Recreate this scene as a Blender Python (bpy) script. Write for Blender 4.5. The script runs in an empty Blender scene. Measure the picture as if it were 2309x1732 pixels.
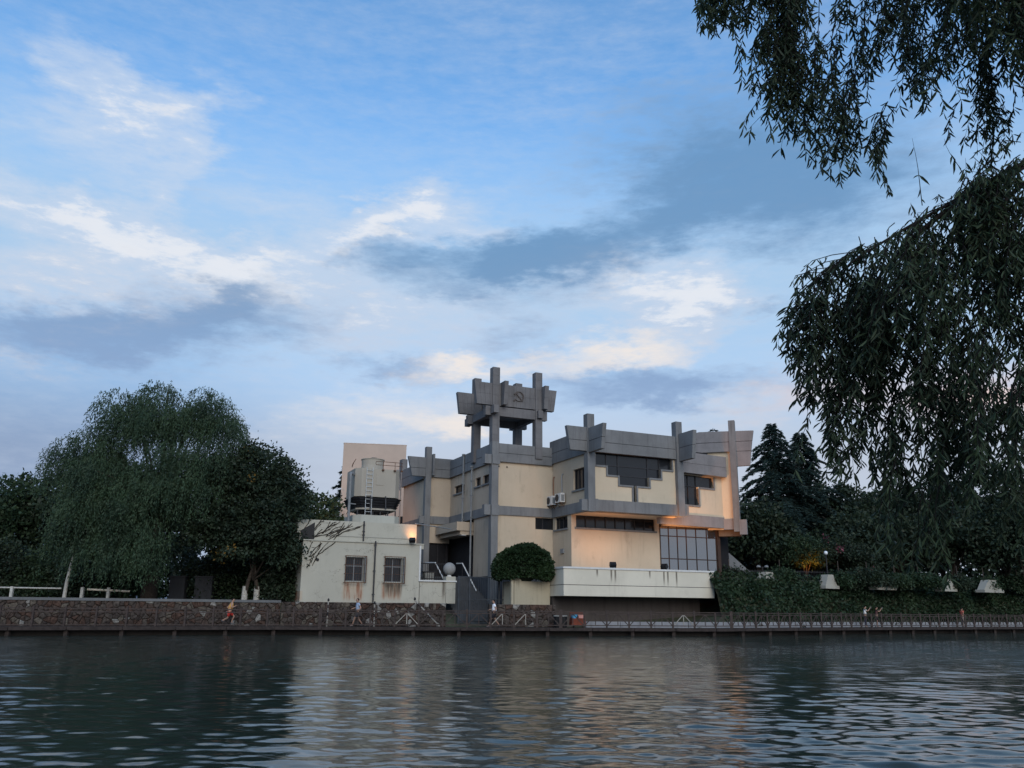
import bpy, math, random
import numpy as np
from mathutils import Vector, Matrix

R = math.radians
scene = bpy.context.scene
COL = scene.collection

# ------------------------------------------------------------------ camera
cam_data = bpy.data.cameras.new('camera')
cam_data.sensor_width = 36.0
cam_data.lens = 36.0 * 1950.0 / 2309.0
cam_data.clip_start = 0.05
cam_data.clip_end = 6000.0
cam = bpy.data.objects.new('camera', cam_data)
COL.objects.link(cam)
cam.matrix_world = (Matrix.Translation((0, 0, 1.5)) @ Matrix.Rotation(R(90) + math.atan(514 / 1950), 4, 'X')
                    @ Matrix.Rotation(0.0075, 4, 'Z'))
scene.camera = cam

# ------------------------------------------------------------------ light: dusk, a wide soft low sun behind the viewer
SUN_AZ, SUN_EL = 168.0, 24.0          # degrees, clockwise from +Y / above the horizon
BG = 0.1
scene.view_settings.view_transform = 'Standard'
scene.view_settings.look = 'None'
scene.view_settings.exposure = 0.0
scene.view_settings.gamma = 1.0
scene.view_settings.use_curve_mapping = False
scene.cycles.max_bounces = 6
scene.cycles.diffuse_bounces = 2
scene.cycles.glossy_bounces = 3
scene.cycles.transmission_bounces = 2
scene.cycles.sample_clamp_indirect = 4.0
scene.cycles.use_denoising = True

sun_data = bpy.data.lights.new('sun', 'SUN')
sun_data.energy = 1.5
sun_data.angle = R(40)
sun_data.color = (1.0, 0.86, 0.74)
sun = bpy.data.objects.new('sun', sun_data)
COL.objects.link(sun)
sd = Vector((math.sin(R(SUN_AZ)) * math.cos(R(SUN_EL)), math.cos(R(SUN_AZ)) * math.cos(R(SUN_EL)), math.sin(R(SUN_EL))))
sun.rotation_euler = sd.to_track_quat('Z', 'Y').to_euler()

# ------------------------------------------------------------------ sky
world = bpy.data.worlds.new('World')
scene.world = world
world.use_nodes = True


class NT:
    def __init__(self, tree):
        self.t = tree

    def n(self, kind, **kw):
        nd = self.t.nodes.new(kind)
        for k, v in kw.items():
            setattr(nd, k, v)
        return nd

    def put(self, sock, v):
        if isinstance(v, bpy.types.NodeSocket):
            self.t.links.new(v, sock)
        else:
            sock.default_value = v

    def math(self, op, a, b=0.0, c=0.0, clamp=False):
        nd = self.n('ShaderNodeMath', operation=op, use_clamp=clamp)
        self.put(nd.inputs[0], a)
        self.put(nd.inputs[1], b)
        self.put(nd.inputs[2], c)
        return nd.outputs[0]

    def vmath(self, op, a, b=None, scale=None):
        nd = self.n('ShaderNodeVectorMath', operation=op)
        self.put(nd.inputs[0], a)
        if b is not None:
            self.put(nd.inputs[1], b)
        if scale is not None:
            self.put(nd.inputs['Scale'], scale)
        return nd.outputs[0]

    def noise(self, vec, scale, detail=4.0, rough=0.55, color=False, dist=0.0):
        nd = self.n('ShaderNodeTexNoise')
        self.put(nd.inputs['Vector'], vec)
        nd.inputs['Scale'].default_value = scale
        nd.inputs['Detail'].default_value = detail
        nd.inputs['Roughness'].default_value = rough
        nd.inputs['Distortion'].default_value = dist
        return nd.outputs['Color' if color else 'Fac']

    def step(self, v, lo, hi, a=0.0, b=1.0):
        nd = self.n('ShaderNodeMapRange', interpolation_type='SMOOTHSTEP')
        self.put(nd.inputs['Value'], v)
        nd.inputs['From Min'].default_value = lo
        nd.inputs['From Max'].default_value = hi
        nd.inputs['To Min'].default_value = a
        nd.inputs['To Max'].default_value = b
        return nd.outputs[0]

    def mix(self, f, a, b, blend='MIX'):
        nd = self.n('ShaderNodeMix', data_type='RGBA', blend_type=blend)
        self.put(nd.inputs[0], f)
        self.put(nd.inputs[6], a if isinstance(a, bpy.types.NodeSocket) else (*a, 1.0))
        self.put(nd.inputs[7], b if isinstance(b, bpy.types.NodeSocket) else (*b, 1.0))
        return nd.outputs[2]

    def ramp(self, f, stops):
        nd = self.n('ShaderNodeValToRGB')
        el = nd.color_ramp.elements
        while len(el) > 1:
            el.remove(el[-1])
        el[0].position = stops[0][0]
        el[0].color = (*stops[0][1], 1)
        for p, c in stops[1:]:
            e = el.new(p)
            e.color = (*c, 1)
        self.put(nd.inputs[0], f)
        return nd.outputs[0]

    def mapping(self, vec, loc=(0, 0, 0), rot=(0, 0, 0), scale=(1, 1, 1), kind='POINT'):
        nd = self.n('ShaderNodeMapping', vector_type=kind)
        self.put(nd.inputs['Vector'], vec)
        nd.inputs['Location'].default_value = loc
        nd.inputs['Rotation'].default_value = rot
        nd.inputs['Scale'].default_value = scale
        return nd.outputs[0]


# clouds: (layer, azimuth, elevation, half length, half width, tilt, weight) in degrees
CLOUDS = [
('W',-28.3,30.3,5.0,1.5,-19,0.90), ('W',-23.2,30.1,1.8,0.9,-3,0.75), ('W',-28.1,27.4,5.1,2.4,-7,0.55), ('W',-22.6,27.5,1.8,1.4,1,0.60),
('W',-21.6,31.6,1.4,0.9,-27,0.35), ('W',-24.6,24.8,1.7,1.6,48,0.50), ('W',-27.9,22.7,8.7,1.3,-3,1.00), ('W',-21.3,21.4,9.5,1.7,-6,0.80),
('W',-16.0,25.6,4.7,1.2,-1,0.35), ('W',-8.3,26.1,3.6,1.3,26,0.75), ('W',-10.5,24.3,8.4,1.6,17,0.95), ('W',-2.9,25.0,3.6,0.9,-6,0.75),
('W',-28.2,18.9,10.8,2.6,5,0.70), ('W',-17.3,20.2,9.0,1.7,16,0.45), ('W',10.1,21.2,6.6,2.2,-11,1.05), ('W',12.3,19.0,4.0,2.0,26,0.75),
('W',-6.7,18.9,13.5,3.6,2,0.62), ('W',-11.7,18.3,4.4,1.5,4,0.35), ('P',7.4,16.8,6.0,1.2,6,1.00), ('P',-2.8,15.9,4.8,0.9,4,1.00),
('P',18.7,13.6,7.1,1.7,10,0.55), ('P',29.2,12.3,8.0,2.0,-1,0.95), ('P',-8.6,12.4,9.0,2.0,8,0.60), ('P',-3.3,11.6,5.0,0.9,1,0.75),
('P',-30.3,14.2,3.6,1.1,-3,0.35), ('P',-27.4,19.3,8.6,3.0,3,0.30), ('D',-0.3,22.5,9.2,2.3,0,1.00), ('D',6.0,24.1,8.5,1.8,11,0.70),
('D',15.0,29.0,11.5,5.2,1,0.85), ('D',20.6,25.8,9.9,3.6,-3,0.75), ('D',-22.2,17.0,10.5,2.5,11,1.0), ('D',-28.0,15.9,6.4,1.4,2,0.50),
('D',-18.5,19.5,3.6,1.2,31,0.50), ('D',9.9,14.6,9.2,1.7,-5,0.95), ('D',7.0,13.2,6.2,1.1,5,0.50), ('D',-7.5,15.5,6.0,0.9,-6,0.70),
('D',0.7,18.1,3.9,1.8,0,0.45), ('D',-9.4,22.6,6.4,1.5,7,0.35), ('D',16.8,19.1,2.7,0.5,3,0.45), ('D',-5.1,20.5,3.9,0.9,-3,0.30)]


def make_sky():
    w = NT(world.node_tree)
    world.node_tree.nodes.clear()
    tc = w.n('ShaderNodeTexCoord')
    d = w.vmath('NORMALIZE', tc.outputs['Generated'])
    sx = w.n('ShaderNodeSeparateXYZ')
    w.put(sx.inputs[0], d)
    deg = 57.29578
    az = w.math('MULTIPLY', w.math('ARCTAN2', sx.outputs[0], sx.outputs[1]), deg)
    el = w.math('MULTIPLY', w.math('ARCSINE', sx.outputs[2]), deg)
    cq = w.n('ShaderNodeCombineXYZ')
    w.put(cq.inputs[0], az)
    w.put(cq.inputs[1], el)
    dw = w.mapping(d, rot=(0, R(-6), 0), scale=(1, 1, 2.6))
    n1 = w.vmath('SUBTRACT', w.noise(dw, 7.0, 5, 0.6, True), (0.5, 0.5, 0.5))
    n2 = w.vmath('SUBTRACT', w.noise(dw, 26.0, 5, 0.62, True), (0.5, 0.5, 0.5))
    q = w.vmath('ADD', cq.outputs[0], w.vmath('MULTIPLY', n1, (9, 4.5, 0)))
    q = w.vmath('ADD', q, w.vmath('MULTIPLY', n2, (5.0, 2.6, 0)))
    acc = {}
    for lay, a, e, rl, rw, tilt, amp in CLOUDS:
        m = w.mapping(q, (a, e, 0), (0, 0, R(tilt)), (rl * 1.35, rw * 1.4, 1), 'TEXTURE')
        g = w.n('ShaderNodeTexGradient', gradient_type='SPHERICAL')
        w.put(g.inputs[0], m)
        acc[lay] = w.math('MULTIPLY_ADD', g.outputs['Fac'], amp, acc.get(lay, 0.0))
    streak = w.noise(w.mapping(d, rot=(0, R(-14), 0), scale=(1, 1, 4.5)), 16.0, 7, 0.62)
    fine = w.noise(w.mapping(d, rot=(0, R(10), 0), scale=(1, 1, 3)), 42.0, 6, 0.65)
    fb = w.math('MULTIPLY_ADD', w.math('SUBTRACT', streak, 0.5), 1.15, w.math('MULTIPLY', w.math('SUBTRACT', fine, 0.5), 0.85))
    # the rest of the sky carries the same thin broken cloud
    broad = w.step(w.noise(w.mapping(d, (3.1, 1.7, 0.4), scale=(1, 1, 2.2)), 2.1, 4, 0.55), 0.45, 0.75, 0.0, 0.22)
    aw = w.math('ADD', acc['W'], broad)
    fw_ = w.math('MULTIPLY', fb, w.math('MULTIPLY_ADD', w.math('MINIMUM', aw, 0.7), 2.1, 0.12))
    wm = w.step(w.math('ADD', aw, fw_), 0.05, 1.45)
    dm = w.step(w.math('ADD', acc['D'], w.math('MULTIPLY', fb, 0.62)), 0.05, 1.0)
    pm = w.step(w.math('ADD', acc['P'], w.math('MULTIPLY', fb, 0.42)), 0.05, 1.05)

    sky = w.n('ShaderNodeTexSky', sky_type='NISHITA')
    sky.sun_disc = False
    sky.sun_elevation = R(SUN_EL)
    sky.sun_rotation = R(SUN_AZ)
    sky.air_density = 1.0
    sky.dust_density = 1.0
    sky.ozone_density = 2.0
    k = 1.0 / BG
    sc_ = lambda c: tuple(v * k for v in c)
    base = w.mix(1.0, sky.outputs[0], SKY_TINT, 'MULTIPLY')
    lav = w.step(el, 8.0, 27.0, 0.98, 0.0)
    low = w.mix(w.step(az, -26.0, -8.0), sc_((0.25, 0.33, 0.50)), sc_((0.51, 0.56, 0.665)))
    base = w.mix(lav, base, low)
    mid = w.math('MULTIPLY', w.step(el, 10.0, 21.0), w.step(el, 21.0, 34.0, 0.85, 0.0))
    base = w.mix(mid, base, sc_((0.41, 0.60, 0.81)))
    veil = w.math('MULTIPLY', w.step(w.math('ADD', acc['W'], w.math('MULTIPLY', fb, 0.5)), -0.35, 0.70), 0.62)
    base = w.mix(veil, base, sc_((0.58, 0.67, 0.81)))
    c = w.mix(w.math('MULTIPLY', wm, 0.92), base, w.mix(w.step(wm, 0.40, 0.95), w.mix(w.step(el, 14, 24), sc_((0.56, 0.61, 0.73)), sc_((0.58, 0.69, 0.86))), sc_((0.80, 0.83, 0.89))))
    c = w.mix(w.math('MULTIPLY', dm, 0.84), c, w.mix(w.step(el, 14, 23), sc_((0.24, 0.36, 0.58)), sc_((0.13, 0.28, 0.50))))
    c = w.mix(w.math('MULTIPLY', pm, 0.85), c, w.mix(w.step(az, 10, 22), sc_((0.92, 0.83, 0.76)), sc_((0.84, 0.64, 0.58))))
    bg = w.n('ShaderNodeBackground')
    w.put(bg.inputs[0], c)
    bg.inputs[1].default_value = BG
    out = w.n('ShaderNodeOutputWorld')
    world.node_tree.links.new(bg.outputs[0], out.inputs[0])


SKY_TINT = (1.35, 2.2, 2.6)
make_sky()
world.cycles.sampling_method = 'MANUAL'
world.cycles.sample_map_resolution = 256

# ------------------------------------------------------------------ mesh helpers
class MB:
    """Collects boxes, prisms, tubes and lathes into one mesh."""
    def __init__(self):
        self.v, self.f = [], []

    def add(self, vs, fs):
        o = len(self.v)
        self.v += [tuple(p) for p in vs]
        self.f += [tuple(i + o for i in q) for q in fs]
        return self

    def box(self, x0, x1, y0, y1, z0, z1):
        x0, x1 = sorted((x0, x1)); y0, y1 = sorted((y0, y1)); z0, z1 = sorted((z0, z1))
        vs = [(x0, y0, z0), (x1, y0, z0), (x1, y1, z0), (x0, y1, z0), (x0, y0, z1), (x1, y0, z1), (x1, y1, z1), (x0, y1, z1)]
        return self.add(vs, [(3, 2, 1, 0), (4, 5, 6, 7), (0, 1, 5, 4), (1, 2, 6, 5), (2, 3, 7, 6), (3, 0, 4, 7)])

    def prism(self, pts, axis, d0, d1):
        """Polygon pts extruded along an axis: 'y' -> pts are (x, z); 'x' -> pts are (y, z); 'z' -> pts are (x, y)."""
        d0, d1 = sorted((d0, d1))
        if axis == 'y':
            mk = lambda p, d: (p[0], d, p[1])
        elif axis == 'x':
            mk = lambda p, d: (d, p[0], p[1])
        else:
            mk = lambda p, d: (p[0], p[1], d)
        n = len(pts)
        vs = [mk(p, d0) for p in pts] + [mk(p, d1) for p in pts]
        fs = [tuple(range(n)), tuple(range(2 * n - 1, n - 1, -1))]
        fs += [(i, n + i, n + (i + 1) % n, (i + 1) % n) for i in range(n)]
        return self.add(vs, fs)

    def tube(self, pts, rad, n=8, cap=True):
        pts = [Vector(p) for p in pts]
        if not hasattr(rad, '__len__'):
            rad = [rad] * len(pts)
        vs, fs = [], []
        ref = None
        for i, p in enumerate(pts):
            d = (pts[min(i + 1, len(pts) - 1)] - pts[max(i - 1, 0)]).normalized()
            if ref is None or abs(ref.dot(d)) > 0.98:
                ref = Vector((1, 0, 0)) if abs(d.x) < 0.8 else Vector((0, 1, 0))
            a = (ref - d * ref.dot(d)).normalized()
            b = d.cross(a)
            ref = a
            for k in range(n):
                t = 2 * math.pi * k / n
                vs.append(p + (a * math.cos(t) + b * math.sin(t)) * rad[i])
        for i in range(len(pts) - 1):
            for k in range(n):
                k2 = (k + 1) % n
                fs.append((i * n + k, i * n + k2, (i + 1) * n + k2, (i + 1) * n + k))
        if cap:
            fs.append(tuple(range(n - 1, -1, -1)))
            fs.append(tuple((len(pts) - 1) * n + k for k in range(n)))
        return self.add(vs, fs)

    def bar(self, p, q, w, h=None):
        """Square bar between two points."""
        p, q = Vector(p), Vector(q)
        h = h or w
        d = (q - p).normalized()
        up = Vector((0, 0, 1)) if abs(d.z) < 0.95 else Vector((1, 0, 0))
        s = d.cross(up).normalized()
        u = s.cross(d)
        vs = []
        for c in (p, q):
            for i, j in ((-1, -1), (1, -1), (1, 1), (-1, 1)):
                vs.append(c + s * (i * w / 2) + u * (j * h / 2))
        return self.add(vs, [(3, 2, 1, 0), (4, 5, 6, 7), (0, 1, 5, 4), (1, 2, 6, 5), (2, 3, 7, 6), (3, 0, 4, 7)])

    def lathe(self, prof, c=(0, 0, 0), n=20):
        vs, fs = [], []
        for r, z in prof:
            for k in range(n):
                t = 2 * math.pi * k / n
                vs.append((c[0] + r * math.cos(t), c[1] + r * math.sin(t), c[2] + z))
        for i in range(len(prof) - 1):
            for k in range(n):
                k2 = (k + 1) % n
                fs.append((i * n + k, i * n + k2, (i + 1) * n + k2, (i + 1) * n + k))
        fs.append(tuple(range(n - 1, -1, -1)))
        fs.append(tuple((len(prof) - 1) * n + k for k in range(n)))
        return self.add(vs, fs)

    def wall(self, axis, u0, u1, z0, z1, d0, d1, holes=()):
        """Wall slab with rectangular openings (u0, u1, z0, z1); axis 'x' runs along x with depth in y, 'y' along y with depth in x."""
        us = sorted({u0, u1, *[h[0] for h in holes], *[h[1] for h in holes]})
        zs = sorted({z0, z1, *[h[2] for h in holes], *[h[3] for h in holes]})
        us = [u for u in us if u0 <= u <= u1]
        zs = [z for z in zs if z0 <= z <= z1]
        for i in range(len(us) - 1):
            run = None
            for j in range(len(zs) - 1):
                um, zm = (us[i] + us[i + 1]) / 2, (zs[j] + zs[j + 1]) / 2
                hole = any(h[0] < um < h[1] and h[2] < zm < h[3] for h in holes)
                if not hole:
                    run = [zs[j], zs[j + 1]] if run is None else [run[0], zs[j + 1]]
                if run and (hole or j == len(zs) - 2):
                    if axis == 'x':
                        self.box(us[i], us[i + 1], d0, d1, *run)
                    else:
                        self.box(d0, d1, us[i], us[i + 1], *run)
                    run = None
        return self

    def build(self, name, mat, parent=None, origin=(0, 0, 0), smooth=False, kind=None):
        me = bpy.data.meshes.new(name)
        o = Vector(origin)
        me.from_pydata([tuple(Vector(p) - o) for p in self.v], [], self.f)
        if smooth:
            me.shade_smooth()
        me.materials.append(mat)
        ob = bpy.data.objects.new(name, me)
        COL.objects.link(ob)
        if parent is not None:
            ob.parent = parent
        if kind:
            ob['kind'] = kind
        return ob


def tag(o, label=None, cat=None, group=None, kind=None):
    if label: o['label'] = label
    if cat: o['category'] = cat
    if group: o['group'] = group
    if kind: o['kind'] = kind
    return o


# building frame: x runs along the fronts (to the right and away), y goes back (to the left and away)
ORIGIN = Vector((-1.303, 68.0, 0.0))
ROT = R(24.5)
UX = Vector((math.cos(ROT), math.sin(ROT), 0))
VX = Vector((-math.sin(ROT), math.cos(ROT), 0))


def W(a, b, z=0.0):
    return ORIGIN + UX * a + VX * b + Vector((0, 0, z))


class Thing:
    """An Empty at the thing's base; parts are built in the coordinates of its frame."""
    def __init__(self, name, label, cat, at=(0, 0, 0), frame='building', group=None, rot=0.0):
        self.o = Vector(at)
        e = bpy.data.objects.new(name, None)
        e.empty_display_size = 0.3
        COL.objects.link(e)
        if frame == 'building':
            e.location = W(*at)
            e.rotation_euler = (0, 0, ROT)
        else:
            e.location = at
            e.rotation_euler = (0, 0, rot)
            self.o = Vector((0, 0, 0))
        self.e = e
        tag(e, label, cat, group)

    def part(self, name, mb, mat, parent=None, smooth=False, label=None, kind=None):
        ob = mb.build(name, mat, parent or self.e, self.o, smooth, kind)
        if label:
            ob['label'] = label
        return ob


def from_arrays(name, verts, faces, mat, smooth=False):
    me = bpy.data.meshes.new(name)
    verts = np.asarray(verts, dtype=np.float32).reshape(-1, 3)
    faces = np.asarray(faces, dtype=np.int32)
    m, k = faces.shape
    me.vertices.add(len(verts))
    me.vertices.foreach_set('co', verts.ravel())
    me.loops.add(m * k)
    me.loops.foreach_set('vertex_index', faces.ravel())
    me.polygons.add(m)
    me.polygons.foreach_set('loop_start', np.arange(0, m * k, k, dtype=np.int32))
    me.update(calc_edges=True)
    if smooth:
        me.polygons.foreach_set('use_smooth', np.ones(m, dtype=bool))
    me.materials.append(mat)
    ob = bpy.data.objects.new(name, me)
    COL.objects.link(ob)
    return ob


# ------------------------------------------------------------------ materials
def material(name):
    m = bpy.data.materials.new(name)
    m.use_nodes = True
    t = NT(m.node_tree)
    return m, t, m.node_tree.nodes['Principled BSDF']


def bump(t, bsdf, h, strength=0.3, dist=0.02):
    b = t.n('ShaderNodeBump')
    b.inputs['Strength'].default_value = strength
    b.inputs['Distance'].default_value = dist
    t.put(b.inputs['Height'], h)
    t.put(bsdf.inputs['Normal'], b.outputs[0])


def plain(name, col, rough=0.6, metal=0.0, var=0.15, scale=3.0, spec=0.3):
    m, t, b = material(name)
    tc = t.n('ShaderNodeTexCoord')
    n = t.noise(tc.outputs['Object'], scale, 5, 0.6)
    f = t.step(n, 0.25, 0.75)
    c = t.mix(f, tuple(v * (1 - var) for v in col), tuple(min(1, v * (1 + var)) for v in col))
    t.put(b.inputs['Base Color'], c)
    b.inputs['Roughness'].default_value = rough
    b.inputs['Metallic'].default_value = metal
    b.inputs['Specular IOR Level'].default_value = spec
    return m


def plaster(name, col, grime=(0.30, 0.27, 0.21), amount=0.5, rust=(), drips=(), cracks=0.0):
    """Painted render with rain streaks; rust / drips are (x0, x1, z0, z1) patches in object space with a shape of their own."""
    m, t, b = material(name)
    tc = t.n('ShaderNodeTexCoord')
    p = tc.outputs['Object']
    big = t.noise(p, 0.35, 4, 0.6)
    streak = t.noise(t.mapping(p, scale=(2.4, 2.4, 0.16)), 1.6, 6, 0.65)
    fine = t.noise(p, 9.0, 5, 0.6)
    c = t.mix(t.step(big, 0.3, 0.7), tuple(v * 0.93 for v in col), tuple(min(1, v * 1.05) for v in col))
    c = t.mix(t.math('MULTIPLY', t.step(streak, 0.50, 0.80), t.math('MULTIPLY', t.step(t.noise(p, 0.45, 3), 0.35, 0.65), amount)), c, grime)
    c = t.mix(t.math('MULTIPLY', t.step(fine, 0.55, 0.8), amount * 0.35), c, grime)
    blot = t.noise(t.mapping(p, (7, 3, 1), scale=(1, 1, 0.6)), 1.1, 6, 0.7)
    c = t.mix(t.math('MULTIPLY', t.step(blot, 0.56, 0.72), amount * 0.55), c, grime)
    if cracks:
        cn = t.noise(t.mapping(p, scale=(0.5, 0.5, 1.0)), 0.9, 6, 0.6, dist=0.6)
        line = t.step(t.math('ABSOLUTE', t.math('SUBTRACT', cn, 0.5)), 0.0, 0.006, 1.0, 0.0)
        c = t.mix(t.math('MULTIPLY', t.math('MULTIPLY', line, t.step(t.noise(p, 0.5, 3), 0.42, 0.6)), cracks), c, (0.06, 0.055, 0.05))
    sp = t.n('ShaderNodeSeparateXYZ')
    t.put(sp.inputs[0], p)
    for k, (lst, cc) in enumerate(((rust, (0.24, 0.09, 0.045)), (drips, (0.07, 0.06, 0.05)))):
        for (x0, x1, z0, z1) in lst:
            w = min(0.12, (x1 - x0) * 0.3)
            mx = t.math('MULTIPLY', t.step(sp.outputs[0], x0 - w, x0 + w), t.step(sp.outputs[0], x1 - w, x1 + w, 1, 0))
            mz = t.math('MULTIPLY', t.step(sp.outputs[2], z0 - 0.05, z0 + (z1 - z0) * (0.35 + 0.4 * k)), t.step(sp.outputs[2], z1, z1 + 0.05, 1, 0))
            st = t.step(t.noise(t.mapping(p, (x0, 0, z0), scale=(7, 1, 0.45)), 1.0, 4, 0.6), 0.44, 0.62)
            if k:
                st = t.step(t.noise(t.mapping(p, (x0, 0, z0), scale=(9, 1, 0.8)), 1.0, 3, 0.6), 0.25, 0.5)
            halo = t.math('MULTIPLY', t.math('MULTIPLY', mx, mz), 0.35)
            c = t.mix(halo, c, (0.42, 0.27, 0.16) if not k else (0.2, 0.15, 0.1))
            c = t.mix(t.math('MULTIPLY', t.math('MULTIPLY', t.math('MULTIPLY', mx, mz), st), 0.75), c, cc)
    t.put(b.inputs['Base Color'], c)
    b.inputs['Roughness'].default_value = 0.85
    b.inputs['Specular IOR Level'].default_value = 0.2
    bump(t, b, fine, 0.15, 0.01)
    return m


def concrete(name, col, stain=0.5):
    m, t, b = material(name)
    tc = t.n('ShaderNodeTexCoord')
    p = tc.outputs['Object']
    big = t.noise(p, 0.6, 5, 0.6)
    streak = t.noise(t.mapping(p, scale=(3, 3, 0.25)), 1.3, 6, 0.65)
    fine = t.noise(p, 14.0, 4, 0.6)
    c = t.mix(t.step(big, 0.25, 0.75), tuple(v * 0.82 for v in col), tuple(v * 1.15 for v in col))
    c = t.mix(t.math('MULTIPLY', t.step(streak, 0.46, 0.78), stain), c, tuple(v * 0.45 for v in col))
    c = t.mix(t.math('MULTIPLY', t.step(fine, 0.45, 0.75), 0.25), c, tuple(v * 1.35 for v in col))
    t.put(b.inputs['Base Color'], c)
    b.inputs['Roughness'].default_value = 0.85
    b.inputs['Specular IOR Level'].default_value = 0.2
    bump(t, b, fine, 0.2, 0.01)
    return m


def foliage(name, dark, light, trans=0.25):
    m, t, b = material(name)
    geo = t.n('ShaderNodeNewGeometry')
    rnd = geo.outputs['Random Per Island']
    tc = t.n('ShaderNodeTexCoord')
    n = t.noise(tc.outputs['Object'], 0.55, 3, 0.5)
    f = t.math('ADD', t.math('MULTIPLY', rnd, 0.5), t.math('MULTIPLY', t.step(n, 0.36, 0.64), 0.55))
    c = t.mix(f, dark, light)
    t.put(b.inputs['Base Color'], c)
    b.inputs['Roughness'].default_value = 0.55
    b.inputs['Specular IOR Level'].default_value = 0.25
    tr = t.n('ShaderNodeBsdfTranslucent')
    t.put(tr.inputs[0], c)
    mx = t.n('ShaderNodeMixShader')
    mx.inputs[0].default_value = trans
    out = m.node_tree.nodes['Material Output']
    m.node_tree.links.new(b.outputs[0], mx.inputs[1])
    m.node_tree.links.new(tr.outputs[0], mx.inputs[2])
    m.node_tree.links.new(mx.outputs[0], out.inputs[0])
    return m


def glass(name, col, rough=0.08, spec=0.5):
    m, t, b = material(name)
    tc = t.n('ShaderNodeTexCoord')
    n = t.noise(tc.outputs['Object'], 0.8, 3)
    t.put(b.inputs['Base Color'], t.mix(n, tuple(v * 0.7 for v in col), tuple(v * 1.3 for v in col)))
    b.inputs['Roughness'].default_value = rough
    b.inputs['Specular IOR Level'].default_value = spec
    bump(t, b, t.noise(tc.outputs['Object'], 1.5, 2), 0.05, 0.02)
    return m


def emitter(name, col, strength):
    m, t, b = material(name)
    b.inputs['Base Color'].default_value = (*col, 1)
    b.inputs['Emission Color'].default_value = (*col, 1)
    b.inputs['Emission Strength'].default_value = strength
    return m


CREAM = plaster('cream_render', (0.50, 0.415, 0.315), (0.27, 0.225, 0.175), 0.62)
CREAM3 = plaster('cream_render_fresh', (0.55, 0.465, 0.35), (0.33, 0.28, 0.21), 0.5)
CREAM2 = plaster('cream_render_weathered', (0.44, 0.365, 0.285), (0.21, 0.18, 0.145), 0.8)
GREY = concrete('grey_granolith', (0.172, 0.176, 0.182), 0.6)
GREYW = concrete('warm_grey_granolith', (0.22, 0.21, 0.215), 0.4)
TILE = concrete('grey_cladding', (0.150, 0.146, 0.150), 0.5)
JOINT = plain('dark_joint', (0.05, 0.05, 0.055), 0.9)
WHITE = plain('white_paint', (0.58, 0.58, 0.57), 0.5, var=0.08)
DARKGLASS = glass('dark_window_glass', (0.014, 0.016, 0.020), 0.12, 0.45)
SKYGLASS = glass('reflective_glass', (0.03, 0.036, 0.048), 0.03, 1.0)
SKYGLASS.node_tree.nodes['Principled BSDF'].inputs['IOR'].default_value = 2.1
FRAME = plain('dark_frame', (0.03, 0.03, 0.035), 0.5)
BROWN = plain('brown_metal', (0.05, 0.028, 0.02), 0.5)
ALU = plain('aluminium', (0.42, 0.45, 0.47), 0.4, 0.6)
PIPEGREY = plain('grey_pipe', (0.20, 0.21, 0.22), 0.6)
BLACK = plain('black_plastic', (0.012, 0.012, 0.014), 0.5)
DARKROOM = plain('dark_interior', (0.015, 0.015, 0.018), 0.9)
RUSTY = plain('rusty_steel', (0.10, 0.05, 0.03), 0.8, var=0.5, scale=12)
COOL = plaster('cooling_tower_shell', (0.37, 0.34, 0.29), (0.22, 0.19, 0.16), 0.4)

# ------------------------------------------------------------------ the large building
bld = Thing('riverside_hall', 'large cream hall with grey concrete bands, crossed corner beams and a stepped window', 'building', (8.0, 2.0, 2.0))


def window(th, name, axis, u0, u1, z0, z1, face, depth=0.22, sill=True, mull=(), glassmat=None, cross=(), side=-1):
    """Recessed window: pane, frame bars and sill. side=-1: the outside lies towards smaller depth values."""
    gm = glassmat or DARKGLASS
    d = face - side * depth
    mk = (lambda mb, a0, a1, c0, c1, e0, e1: mb.box(a0, a1, c0, c1, e0, e1)) if axis == 'x' else (lambda mb, a0, a1, c0, c1, e0, e1: mb.box(c0, c1, a0, a1, e0, e1))
    fr = MB()
    t = 0.06
    f0, f1 = d + side * 0.01, d + side * 0.07
    mk(fr, u0, u1, f0, f1, z0, z0 + t); mk(fr, u0, u1, f0, f1, z1 - t, z1)
    mk(fr, u0, u0 + t, f0, f1, z0 + t, z1 - t); mk(fr, u1 - t, u1, f0, f1, z0 + t, z1 - t)
    for u in mull:
        mk(fr, u - t / 2, u + t / 2, f0, f1, z0 + t, z1 - t)
    for z in cross:
        mk(fr, u0 + t, u1 - t, f0 + side * 0.004, f1 + side * 0.004, z - t / 2, z + t / 2)
    w = th.part(name, fr, FRAME)
    pn = MB(); mk(pn, u0, u1, d, d - side * 0.03, z0, z1)
    th.part('pane', pn, gm, w)
    if sill:
        s = MB(); mk(s, u0 - 0.12, u1 + 0.12, face + side * 0.12, face - side * 0.02, z0 - 0.13, z0 - 0.002)
        th.part('sill', s, GREY, w)
    return w


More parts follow.
